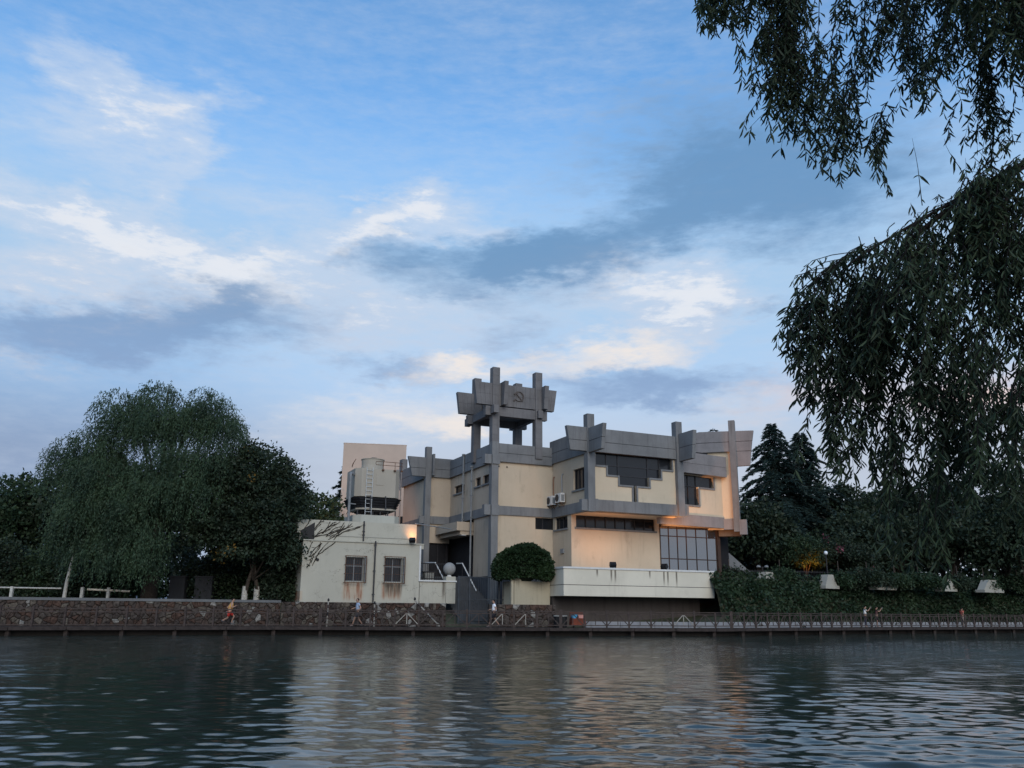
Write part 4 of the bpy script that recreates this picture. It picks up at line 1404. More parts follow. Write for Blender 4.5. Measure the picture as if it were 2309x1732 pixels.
weeping('weeping_willow', 'big weeping willow hanging over the stone wall at the left', (-25.2, 62.0, 2.0),
        [(-24.6, 62, 12.4, 4.6, 4.4, 5.0), (-27.6, 61.5, 12.4, 3.0, 3.2, 4.6), (-30.7, 62, 11.4, 1.8, 2.2, 2.8), (-22.0, 61.5, 12.4, 2.4, 3.0, 4.0), (-27.6, 60.2, 8.2, 3.2, 2.4, 3.6), (-29.2, 60.5, 6.6, 2.2, 2.2, 2.8), (-24.6, 59.4, 7.6, 3.0, 2.0, 3.6), (-22.0, 60.5, 9.4, 2.2, 2.2, 3.6), (-26.2, 59.2, 5.0, 3.4, 1.6, 1.8)],
        9000, F_WILLOW, 21, zmin=2.7)
tree('broadleaf_tree', 'dark broadleaf tree with some yellowed leaves between the willow and the annex', (-18.0, 61.6, 2.0),
     [(-18.6, 62.3, 9.2, 3.4, 3.2, 3.9), (-16.6, 61.5, 7.3, 2.4, 2.8, 3.0), (-20.4, 61.5, 6.4, 2.2, 2.6, 2.6), (-15.8, 61.2, 5.0, 1.6, 2.0, 1.9), (-17.8, 60.6, 5.6, 2.6, 1.8, 2.2)],
     900, 60, 0.25, F_DARK, 22, 0.36, 0.16, washed=1.1, stems=2, extra=(F_YEL, 8, 0.22))
bgl = [((-50.0, 78, 2), [(-50, 78, 8, 5, 4, 5.2)]), ((-43.5, 76, 2), [(-43.5, 76, 8.2, 4.2, 4, 4.6)]), ((-38.2, 77, 2), [(-38.2, 77, 8.6, 4.2, 4, 4.8)]), ((-33.0, 80, 2), [(-33, 80, 8, 4.5, 4, 5.5)])]
for i, (bs, lb) in enumerate(bgl):
    tree('background_tree', ['rounded tree at the far left edge behind the willow', 'pale green rounded tree second from the left edge behind the willow', 'dark rounded tree just left of the willow, behind it', 'dark tree hidden behind the willow crown'][i],
         bs, lb, 260, 46, 0.42, (F_DARK, F_MID, F_DARK, F_DARK)[i], 30 + i, 0.6, 0.22, group='background trees at the left')
for i, (bs, lb) in enumerate([((-23.0, 84, 2), [(-23, 84, 9.0, 3.6, 3.5, 5.2)]), ((-19.3, 86, 2), [(-19.3, 86, 8.0, 3.3, 3.5, 4.8), (-17.8, 85, 6.5, 2.4, 3, 4.0)])]):
    tree('background_tree', ['green tree behind the yellowed broadleaf tree', 'green tree against the left side of the blank slab block'][i], bs, lb, 280, 46, 0.42, F_MID, 40 + i, 0.55, 0.22, group='background trees behind the annex')
# undergrowth behind the left wall
rr_ = random.Random(9)
for i, (x, y, rx, rz) in enumerate([(-41, 62, 3.0, 2.2), (-37.2, 64, 2.6, 2.3), (-34.0, 65, 2.2, 2.0), (-31.0, 64.5, 2.0, 1.9), (-28.3, 66, 2.3, 2.2), (-22.0, 66, 2.3, 2.3), (-19.2, 66, 2.0, 2.1), (-15.9, 63, 1.2, 1.7)]):
    labs = ['leafy shrub at the left edge of the picture', 'rounded shrub left of the leaning whitewashed trunk', 'shrub with pale leaves beside the leaning whitewashed trunk', 'shrub right of the leaning whitewashed trunk',
            'shrub in the shade under the willow', 'shrub behind the grey gate piers', 'shrub behind the whitewashed double trunk', 'narrow dark bush against the annex wall']
    tree('shrub', labs[i], (x, y, 2.0), [(x, y, 2.0 + rz * 0.85, rx, 1.6, rz), (x, y - 0.4, 2.6, rx * 1.05, 1.4, 1.0)], 190, 44, 0.24, F_DARK if i % 2 else F_MID, 50 + i, 0.38, 0.08, group='shrubs behind the left wall', cat='shrub', limbs=3)


def cedar(name, label, base, h, rad, seed, group='cedars behind the hall', nb_=30, z0=0.06):
    rng = np.random.default_rng(seed)
    th = Thing(name, label, 'tree', base, 'world', group=group)
    P, A = [], []
    tk = MB().tube([(0, 0, 0), (0.1, 0, h * 0.5), (0, 0, h)], [0.35, 0.2, 0.03], 8)
    for i in range(nb_ * 6):
        t = z0 + (1 - z0) * (i / (nb_ * 6)) ** 0.92
        z = t * h
        L = rad * (1 - t) ** 0.78 * rng.uniform(0.5, 1.25) + 0.18
        a = i * 2.399 + rng.uniform(-0.4, 0.4)
        dr = np.array([math.cos(a), math.sin(a), 0])
        n = max(12, int(L * 80))
        s = rng.random(n) ** 0.7
        w = 0.34 * L * (1 - s) * 0.9 + 0.06
        sd_ = np.array([-dr[1], dr[0], 0])
        zz = z + 0.18 * L * np.sin(s * 2.6) - 0.30 * L * s ** 2
        p = dr[None] * (s * L)[:, None] + sd_[None] * (rng.normal(size=n) * w * 0.5)[:, None] + np.array([0, 0, 1])[None] * (zz + rng.normal(size=n) * 0.05)[:, None]
        P.append(p)
        A.append(dr[None] * 0.8 + sd_[None] * rng.normal(size=(n, 1)) * 0.7 + np.array([0, 0, -0.35])[None] + rng.normal(size=(n, 3)) * 0.25)
        if i % 3 == 0:
            tk.tube([(0, 0, z), tuple(dr * L * 0.5 + np.array([0, 0, z + 0.14 * L])), tuple(dr * L + np.array([0, 0, z - 0.12 * L]))], [0.05, 0.035, 0.01], 4)
    P, A = np.concatenate(P), np.concatenate(A)
    v, f = rhombs(rng, P, A, 0.46 * rng.uniform(0.6, 1.2, len(P)), 0.06)
    cr = from_arrays('crown', v, f, F_CEDAR)
    cr.parent = th.e
    tk.build('trunk', BARK, th.e)
    return th


cedar('cedar', 'tall cedar with layered drooping boughs right beside the hall', (27.6, 90, 4.2), 16.9, 7.0, 61, nb_=30)
cedar('cedar', 'second tall cedar, farther from the hall, with one long low bough', (31.2, 92, 4.2), 16.4, 7.2, 62, nb_=30)
cedar('cedar', 'cedar whose boughs show at the left edge of the blank slab block', (-18.6, 97, 2.0), 15.5, 4.2, 63, nb_=18)
cedar('cedar', 'cedar whose bare crooked top shows above the roof at the splayed end', (24.7, 104, 4.2), 19.3, 3.4, 64, nb_=16)
dk_ = [((23.6, 84, 4.2), [(23.6, 84, 8.0, 3.0, 3, 3.6)]), ((35.8, 94, 4.2), [(35.8, 94, 10.0, 4.2, 4, 5.0)]), ((40.9, 96, 4.2), [(40.9, 96, 9.8, 4.0, 4, 4.9)]), ((46.4, 95, 4.2), [(46.4, 95, 10.2, 4.4, 4, 5.4)]), ((51.6, 92, 4.2), [(51.6, 92, 10.6, 4.6, 4, 6.0)]),
       ((33.5, 86, 4.2), [(33.5, 86, 7.6, 3.4, 3, 3.4)]), ((38.6, 88, 4.2), [(38.6, 88, 7.6, 3.6, 3, 3.6)]), ((44.0, 88, 4.2), [(44, 88, 8.0, 3.8, 3, 4.0)]), ((50.0, 86, 4.2), [(50, 86, 8.0, 4.0, 3, 4.4)])]
dl = ['dark tree filling the gap beside the stair flank', 'rounded tree right of the two cedars on the skyline', 'tree on the skyline behind the hanging foreground twigs', 'tall dark tree on the skyline toward the right edge', 'tallest dark tree at the right edge on the skyline',
      'low dark tree behind the pink blossoms', 'low dark tree behind the middle white blocks', 'low dark tree behind the right white blocks', 'low dark tree at the right edge']
for i, (bs, lb) in enumerate(dk_):
    tree('background_tree', dl[i], bs, lb, 270, 46, 0.42, F_DARK, 70 + i, 0.58, 0.25, group='trees behind the ivy bank')
tree('crape_myrtle', 'pink flowering bush behind the globe lamp', (30.2, 81, 4.2), [(30.2, 81, 6.6, 2.6, 2, 2.2), (32.2, 81.5, 5.8, 1.6, 1.6, 1.5)], 200, 40, 0.26, F_DARK, 85, 0.36, 0.09, extra=(F_PINK, 16, 0.16), cat='bush', limbs=4)
tree('lit_bush', 'bush lit orange by a lamp left of the globe lamp', (27.0, 80.6, 4.2), [(27.0, 80.6, 6.4, 1.8, 1.5, 2.0)], 150, 40, 0.24, F_MID, 86, 0.34, 0.09, cat='bush', limbs=4)
for i, (x, y) in enumerate(((18.2, 73.6), (22.4, 73.5), (27.9, 75.2), (30.6, 75.9), (33.6, 77.4), (36.4, 79.0), (40.9, 81.0), (44.9, 84.0), (49.5, 86.5))):
    tree('shrub', ['clipped low hedge bush beside the terrace end', 'rounded bush under the twin lamp, left of the globe lamp', 'low bush at the foot of the globe lamp', 'wide bush right of the globe lamp', 'bush left of the middle pale block', 'bush right of the middle pale block',
                   'bush between the two right white blocks, nearer the left one', 'bush left of the last white block', 'bush at the right edge beyond the last white block'][i],
         (x, y, 4.1), [(x, y, 4.2, (1.9, 0.9, 0.8, 1.9, 0.9, 2.0, 0.7, 0.6, 2.0)[i], 0.8, (0.8, 0.75, 0.6, 1.0, 0.6, 0.9, 0.65, 0.6, 1.0)[i])], 120, 40, 0.22, (F_DARK, F_MID, F_IVY)[i % 3], 90 + i, 0.30, 0.06, group='shrubs on top of the ivy bank', cat='shrub', limbs=3)

# ivy bank on the right and the clipped bush in the planter
sI0, sI1 = sof(INNER, 15.9), sof(INNER, 66.0)
foot, crest = offset(INNER, 0.45), offset(INNER, 2.0)
vs, N_ = [], 60
for i in range(N_):
    s = sI0 + (sI1 - sI0) * i / (N_ - 1)
    a, _ = along(foot, s); b, _ = along(crest, s)
    vs += [(a.x, a.y, 0.45), (a.x * 0.6 + b.x * 0.4, a.y * 0.6 + b.y * 0.4, 2.9), (b.x, b.y, 4.25), (b.x - 1.5, b.y + 3.0, 4.3)]
bank = MB().add(vs, [(4 * i + k, 4 * i + 4 + k, 4 * i + 5 + k, 4 * i + 1 + k) for i in range(N_ - 1) for k in range(3)]).build('bank_slope', GROUND, kind='structure')
rng = np.random.default_rng(77)
n = 26000
t = rng.random(n); u = rng.random(n)
Vv = np.array(vs).reshape(N_, 4, 3)
i0 = np.minimum((t * (N_ - 1)).astype(int), N_ - 2); fr_ = (t * (N_ - 1) - i0)[:, None]
row = Vv[i0] * (1 - fr_[..., None]) + Vv[i0 + 1] * fr_[..., None]
k0 = np.minimum((u * 2).astype(int), 1); fu = (u * 2 - k0)[:, None]
pp0 = row[np.arange(n), k0] * (1 - fu) + row[np.arange(n), k0 + 1] * fu
lump = np.sin(pp0[:, 0] * 1.3) * np.cos(pp0[:, 2] * 2.1 + pp0[:, 0] * 0.4)
pp0 = pp0 + np.array([0.15, -0.5, 0.1]) * (0.35 + 0.45 * lump + 0.5 * rng.random(n) ** 2)[:, None] + np.array([0, 0, 0.5]) * (u > 0.93)[:, None] * rng.random(n)[:, None]
v, f = rhombs(rng, pp0, rng.normal(size=(n, 3)) + np.array([0.2, -0.6, -0.7]), 0.26 * rng.uniform(0.6, 1.3, n), 0.10)
tag(from_arrays('ivy', v, f, F_IVY), 'dense dark ivy covering the bank behind the right railing', 'ivy', kind='stuff')

cb = Thing('clipped_bush', 'large clipped round bush bulging over the planter by the steps', 'bush', (0.9, 63.6, 3.4), 'world')
rng = np.random.default_rng(5)
d = unit(rng.normal(size=(24000, 3))); d[:, 2] = np.where(d[:, 2] < -0.5, -d[:, 2], d[:, 2])
lm = 1 + 0.07 * np.sin(d[:, 0] * 5 + 1) * np.cos(d[:, 2] * 6) + 0.07 * np.sin(d[:, 0] * 3.1 - 0.8 + d[:, 2] * 2) + 0.04 * np.sin(d[:, 0] * 9 + d[:, 2] * 7) + 0.03 * np.sin(d[:, 1] * 15 + d[:, 2] * 11) + np.abs(rng.normal(size=24000)) * 0.035
sq = np.sign(d) * np.abs(d) ** 0.68
p = sq / np.maximum(np.linalg.norm(sq, axis=1, keepdims=True) ** 0.6, 1e-6) * np.array([1.95, 1.4, 1.32]) * lm[:, None] + np.array([0, 0, 1.25])
p *= np.where(rng.random(len(p)) < 0.3, 0.9, 1.0)[:, None]
v, f = rhombs(rng, p, d * 0.8 + rng.normal(size=d.shape) * 0.7, 0.19, 0.07)
o_ = from_arrays('crown', v, f, F_BOX); o_.parent = cb.e
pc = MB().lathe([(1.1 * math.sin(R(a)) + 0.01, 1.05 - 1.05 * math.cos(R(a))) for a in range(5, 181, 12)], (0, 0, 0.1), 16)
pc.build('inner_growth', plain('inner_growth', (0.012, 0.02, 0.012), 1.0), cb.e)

# distant woods that close the horizon on both sides
def wood(name, label, x0, x1, y, z0, ztop, n, mat, seed):
    rng = np.random.default_rng(seed)
    x = rng.uniform(x0, x1, n)
    top = ztop + 1.3 * np.sin(x * 0.45 + seed) + 0.9 * np.sin(x * 1.3)
    z = z0 + (top - z0) * rng.random(n) ** 0.8
    p = np.stack([x, y + rng.normal(size=n) * 2.0, z], -1)
    v, f = rhombs(rng, p, rng.normal(size=p.shape), 0.8 * rng.uniform(0.6, 1.2, n), 0.26)
    tag(from_arrays(name, v, f, mat), label, 'wood', kind='stuff')


wood('distant_wood', 'dark wood closing the view behind the trees at the left', -80, -12, 100, 2.0, 8.5, 16000, F_DARK, 1)
wood('distant_wood', 'dark wood closing the view behind the trees at the right', 20, 85, 108, 3.0, 10.5, 16000, F_DARK, 2)

# ------------------------------------------------------------------ steps, gate, planter
stp = Thing('entrance_steps', 'dark concrete steps rising to the entrance between annex and hall', 'steps', (-2.1, 1.0, 0.5))
for k in range(20):
    z = 0.5 + 0.184 * k
    y = -3.4 + 0.385 * k
    stp.part('step', MB().box(-3.7, -0.45, y, y + 0.41, 0.3, z + 0.18), bpy.data.materials['landing_concrete'])
for a, pts, lab in ((-3.62, [(5.6, 5.32), (3.2, 5.2), (1.55, 4.1), (0.9, 3.6)], 'white tubular handrail on the left of the steps, behind the stone ball'),
                    (-0.75, [(6.0, 5.35), (4.7, 5.3), (2.1, 3.42), (1.6, 3.05)], 'white tubular handrail slanting down the right of the steps')):
    h = Thing('handrail', lab, 'handrail', (a, 3.0, 3.2), group='handrails of the entrance steps')
    h.part('rail', MB().tube([(a, y, z) for y, z in pts], 0.05, 8), WHITE)
    for y, z in pts[1:]:
        h.part('baluster', MB().tube([(a, y, z), (a, y, z - 1.0)], 0.03, 6), FRAME)
gt = Thing('metal_gate', 'dark blue grey bar gate closing the foot of the steps', 'gate', (-2.2, -3.6, 0.5))
STEEL = plain('blue_grey_steel', (0.036, 0.043, 0.053), 0.6, var=0.3)
for x in (-4.25, -3.42, -1.12, 0.05):
    gt.part('gate_post', MB().box(x - 0.05, x + 0.05, -3.65, -3.55, 0.5, 3.95), STEEL)
for z in (3.9, 2.35, 0.9):
    gt.part('gate_rail', MB().box(-4.2, 0.0, -3.63, -3.57, z - 0.03, z + 0.03), STEEL)
for k in range(30):
    x = -4.12 + k * 0.14
    gt.part('gate_bar', MB().box(x - 0.011, x + 0.011, -3.612, -3.588, 0.55, 3.87), STEEL)
gt.part('gate_panel', MB().box(-4.2, 0.0, -3.56, -3.55, 0.5, 1.6), STEEL)

pl = Thing('planter_wall', 'weathered cream planter wall under the clipped bush', 'planter', (0.7, -5.2, 2.03))
pl.part('wall', MB().box(-0.75, 2.08, -5.42, -3.4, 2.0, 3.62).box(-0.75, -0.2, -5.44, -5.421, 2.0, 3.9), plaster('planter_render', (0.40, 0.36, 0.27), (0.15, 0.14, 0.11), 0.9))
pl.part('drain_pipe', MB().box(-1.0, -0.82, -5.5, -5.3, 1.6, 3.75), bpy.data.materials['planter_render'])
pl.part('base', MB().box(-1.2, 2.1, -5.40, -3.4, 0.4, 1.998), concrete('planter_base', (0.075, 0.068, 0.06), 0.6))

fb_ = Thing('landing_fence', 'black bar fence on the landing behind the white coping', 'fence', (-5.3, 0.2, 3.7))
for z in (4.95, 3.85):
    fb_.part('rail', MB().box(-6.1, -3.7, 0.0, 0.05, z - 0.03, z + 0.03), BLACK)
for k in range(14):
    x = -6.08 + k * 0.18
    fb_.part('bar', MB().box(x - 0.014, x + 0.014, 0.01, 0.04, 3.6, 4.94), BLACK)
pw = Thing('pale_bin', 'pale bin behind the landing fence', 'bin', (-4.9, 1.2, 3.6))
pw.part('body', MB().prism([(-5.2, 3.6), (-4.5, 3.6), (-4.45, 4.35), (-5.25, 4.35)], 'y', 1.0, 1.5), plain('dirty_white', (0.25, 0.25, 0.23), 0.7))
pw.part('lid', MB().box(-5.3, -4.4, 0.95, 1.55, 4.352, 4.42), FRAME)

# ------------------------------------------------------------------ small things on the boardwalk
def world_thing(name, label, cat, at, rot=0.0, group=None):
    return Thing(name, label, cat, at, 'world', rot=rot, group=group)


RED = plain('brick_red_paint', (0.22, 0.055, 0.03), 0.7)
kk = world_thing('snack_cart', 'small red brown cart with blue and pink boxes under the terrace', 'cart', (4.55, 60.75, DECK), R(15))
kk.part('body', MB().prism([(-0.50, 0.12), (0.50, 0.12), (0.46, 0.62), (-0.46, 0.62)], 'y', -0.3, 0.3), RED)
for x in (-0.35, 0.35):
    kk.part('wheel', MB().tube([(x - 0.03, -0.22, 0.12), (x + 0.03, -0.22, 0.12)], 0.12, 12), BLACK)
kk.part('back_board', MB().box(-0.48, 0.48, 0.2, 0.26, 0.62, 1.0), plain('dark_red', (0.10, 0.03, 0.02), 0.8))
for x, c, lab in ((-0.24, (0.05, 0.32, 0.55), 'blue plastic box on the red brown cart'), (0.22, (0.62, 0.30, 0.25), 'pink plastic box on the red brown cart')):
    p_ = Vector((4.55, 60.75, DECK)) + Vector((x * 0.966, x * 0.26, 0.62))
    bx = world_thing('plastic_box', lab, 'box', p_, R(15))
    m_ = plain('box_%s' % ('blue' if x < 0 else 'pink'), c, 0.5)
    bx.part('tub', MB().prism([(-0.15, 0), (0.15, 0), (0.18, 0.2), (-0.18, 0.2)], 'y', -0.12, 0.12), m_)
    bx.part('rim', MB().box(-0.2, 0.2, -0.14, 0.14, 0.2, 0.23), m_)
for i, x in enumerate((3.15, 3.62)):
    bn = world_thing('litter_bin', ['dark litter bin with pale rim, left of a pair by the cart', 'dark litter bin with pale rim, right of a pair by the cart'][i], 'bin', (x, 60.5, DECK), 0, 'litter bins by the cart')
    bn.part('bin_body', MB().lathe([(0.19, 0), (0.21, 0.1), (0.22, 0.72)], (0, 0, 0), 14), BLACK)
    bn.part('rim', MB().lathe([(0.23, 0.721), (0.24, 0.76), (0.2, 0.8)], (0, 0, 0), 14), PALEWOOD)
BAND = [PALEWOOD, plain('dark_band', (0.05, 0.04, 0.04), 0.8)]
for lab, a, b in (('banded pale pole standing upright against the left end of the annex wall', (-11.8, 57.75, 0.5), (-11.78, 57.75, 2.08)),
                  ('short banded pale pole upright near the middle of the annex wall', (-8.86, 58.4, 0.5), (-8.88, 58.4, 1.92)),
                  ('banded pale pole leaning over the railing below the annex corner', (-4.75, 58.6, 0.7), (-6.31, 58.9, 2.2))):
    a, b = Vector(a), Vector(b)
    po = world_thing('banded_pole', lab, 'pole', a)
    n = 7
    for i in range(n):
        po.part('pole_band', MB().tube([(b - a) * (i / n), (b - a) * ((i + 1) / n)], 0.045, 6, cap=True), BAND[i % 2 if i > 1 else 0])
    po.part('pole_head', MB().lathe([(0.03, 0), (0.08, 0.06), (0.05, 0.16), (0.01, 0.2)], b - a, 8), BLACK)
lr = world_thing('low_white_rail', 'long low white pipe rail on short posts at the left above the stone wall', 'rail', (-30, 59.4, 2.0))
lr.part('pipe', MB().tube([(-7.0, -1.2, 0.84), (0.0, 0.0, 0.80)], 0.05, 8), WASHED)
lr.part('pipe', MB().tube([(1.6, 0.3, 0.76), (4.2, 0.9, 0.66)], 0.07, 8), plain('cream_pipe', (0.55, 0.50, 0.42), 0.6))
for x, y in ((-6.5, -1.1), (-3.0, -0.5), (1.3, 0.25), (2.9, 0.6)):
    lr.part('post', MB().box(x - 0.09, x + 0.09, y - 0.09, y + 0.09, 0, 0.9), WASHED)
ps = world_thing('leaning_sapling', 'slim leaning whitewashed sapling trunk beside the low white rail', 'tree', (-29.85, 59.6, 2.0))
ps.part('trunk', MB().tube([(0, 0, 0), (0.05, 0, 1.2), (0.2, 0, 2.5), (0.4, 0.1, 4.0)], [0.13, 0.11, 0.09, 0.04], 8), WASHED)
rng = np.random.default_rng(3)
q_ = rng.normal(size=(2600, 3)) * np.array([0.9, 0.7, 0.7]) + np.array([0.4, 0.1, 4.4])
v, f = rhombs(rng, q_, rng.normal(size=q_.shape), 0.24, 0.07)
o_ = from_arrays('crown', v, f, F_MID); o_.parent = ps.e
for i, (x, w) in enumerate(((-24.0, 0.55), (-22.1, 0.62))):
    gp = world_thing('gate_pier', ['grey gate pier under the willow, the left of two', 'grey gate pier under the willow, the right of two'][i], 'pier', (x, 64.2, 2.0), 0, 'grey gate piers')
    gp.part('shaft', MB().box(-w, w, -0.3, 0.3, 0, 1.75), concrete('pier_grey%d' % i, (0.03, 0.033, 0.04)))
    gp.part('cap', MB().box(-w - 0.06, w + 0.06, -0.36, 0.36, 1.75, 1.85), bpy.data.materials['pier_grey%d' % i])

# ------------------------------------------------------------------ garden things on the ivy bank
GL = bpy.data.materials.new('globe_glass')
GL.use_nodes = True
gb = GL.node_tree.nodes['Principled BSDF']
gb.inputs['Base Color'].default_value = (0.75, 0.77, 0.80, 1)
gb.inputs['Roughness'].default_value = 0.25
lp = world_thing('globe_lamp', 'garden lamp post with a white globe in front of the pink bush', 'lamp', (27.6, 77.0, 4.2))
lp.part('post', MB().tube([(0, 0, 0), (0, 0, 2.35)], [0.06, 0.04], 8), FRAME)
lp.part('globe', MB().lathe([(0.17 * math.sin(R(a)) + 0.002, 0.17 - 0.17 * math.cos(R(a))) for a in range(8, 181, 14)], (0, 0, 2.33), 16), GL, smooth=True)
tw = world_thing('twin_lamp', 'short lamp post with two shaded heads above the first white block', 'lamp', (21.8, 76.4, 4.2))
tw.part('post', MB().tube([(0, 0, 0), (0, 0, 1.2)], 0.04, 6).tube([(-0.34, 0, 1.2), (0.34, 0, 1.2)], 0.03, 6), FRAME)
for x in (-0.34, 0.34):
    tw.part('shade', MB().lathe([(0.20, 1.2), (0.16, 1.32), (0.05, 1.38)], (x, 0, 0), 10), PIPEGREY)
MND = plaster('block_render', (0.34, 0.33, 0.29), (0.3, 0.3, 0.25), 0.4)
for i, (x, y, w, h) in enumerate(((21.0, 72.7, 1.0, 1.0), (26.6, 74.3, 0.75, 0.9), (32.2, 76.8, 1.2, 0.7), (39.3, 80.1, 0.9, 0.8), (44.9, 83.2, 1.5, 0.9))):
    labs = ['white sloped block below the twin lamp, half hidden by a bush', 'narrow white sloped block below the globe lamp', 'pale sloped block mottled by leaves, middle of the row', 'white sloped block just left of the last one', 'widest white sloped block near the right edge']
    mo = world_thing('sloped_block', labs[i], 'block', (x, y, 3.82), R(33), 'white sloped blocks on the bank')
    mo.part('body', MB().prism([(-w, 0), (w, 0), (w * 0.42, h), (-w * 0.42, h)], 'y', -0.35, 0.35), MND)
    mo.part('foot', MB().box(-w - 0.15, w + 0.15, -0.45, 0.45, -0.25, -0.002), MND)
fe = world_thing('iron_fence', 'thin dark iron fence along the top of the ivy bank', 'fence', (19.0, 75.4, 4.2), R(12))
for z in (0.15, 0.85):
    fe.part('rail', MB().box(0, 9.2, -0.015, 0.015, z - 0.02, z + 0.02), FRAME)
for k in range(62):
    fe.part('bar', MB().box(k * 0.15 - 0.008, k * 0.15 + 0.008, -0.008, 0.008, 0, 0.98), FRAME)
# garden spot that lights the bush
gs = world_thing('garden_spot', 'small garden spotlight hidden in the bush left of the globe lamp', 'lamp', (26.6, 78.6, 4.2))
gs.part('stake', MB().tube([(0, 0, 0), (0, 0, 0.4)], 0.03, 6), BLACK)
gs.part('head', MB().lathe([(0.06, 0.4), (0.11, 0.55), (0.11, 0.62)], (0, 0, 0), 10), BLACK)
ld = bpy.data.lights.new('garden_bulb', 'SPOT'); ld.energy = 600; ld.color = (1.0, 0.36, 0.06); ld.spot_size = R(95); ld.spot_blend = 1.0; ld.shadow_soft_size = 0.1
lo = bpy.data.objects.new('garden_bulb', ld); COL.objects.link(lo); lo.parent = gs.e; lo.location = (0, 0, 0.75)
lo.rotation_euler = Vector((-0.25, -0.62, -0.70)).to_track_quat('Z', 'Y').to_euler()

# ------------------------------------------------------------------ people
SKIN = plain('skin', (0.36, 0.22, 0.16), 0.6, var=0.05)
HAIR = plain('black_hair', (0.012, 0.010, 0.010), 0.95, spec=0.1)
SHOE = plain('shoes', (0.10, 0.10, 0.11), 0.7)


def skin_mesh(nodes, edges, name, root=0, sub=1):
    me = bpy.data.meshes.new(name)
    me.from_pydata([n[0] for n in nodes], edges, [])
    ob = bpy.data.objects.new(name, me)
    COL.objects.link(ob)
    ob.modifiers.new('skin', 'SKIN')
    for i, n in enumerate(nodes):
        r = n[1]
        me.skin_vertices[0].data[i].radius = (r, r) if not isinstance(r, tuple) else r
        me.skin_vertices[0].data[i].use_root = (i == root)
    sb_ = ob.modifiers.new('sub', 'SUBSURF'); sb_.levels = sub; sb_.render_levels = sub
    dg = bpy.context.evaluated_depsgraph_get()
    res = bpy.data.meshes.new_from_object(ob.evaluated_get(dg))
    bpy.data.objects.remove(ob)
    bpy.data.meshes.remove(me)
    res.name = name
    return res


POSES = {
    'run': dict(kf=(0.30, .08, .62), af=(0.16, .08, .24), kb=(-0.10, -.08, .50), ab=(-0.42, -.08, .36), eL=(-0.16, .25, 1.14), wL=(0.08, .22, 1.05), eR=(0.06, -.26, 1.13), wR=(0.28, -.20, 1.22), lean=0.10),
    'walk': dict(kf=(0.22, .08, .50), af=(0.34, .08, .09), kb=(-0.04, -.08, .50), ab=(-0.32, -.08, .14), eL=(-0.12, .25, 1.16), wL=(0.02, .24, .96), eR=(0.10, -.25, 1.16), wR=(0.30, -.20, 1.10), lean=0.03),
    'photo': dict(kf=(0.03, .09, .49), af=(0.0, .10, .08), kb=(-0.01, -.09, .49), ab=(-0.06, -.10, .08), eL=(0.24, .20, 1.30), wL=(0.40, .08, 1.52), eR=(0.24, -.20, 1.30), wR=(0.40, -.06, 1.52), lean=0.0),
    'stand': dict(kf=(0.03, .08, .49), af=(0.02, .09, .08), kb=(-0.01, -.08, .49), ab=(-0.03, -.09, .08), eL=(-0.03, .26, 1.14), wL=(0.16, .18, 1.06), eR=(-0.03, -.26, 1.14), wR=(0.16, -.18, 1.06), lean=0.0),
}


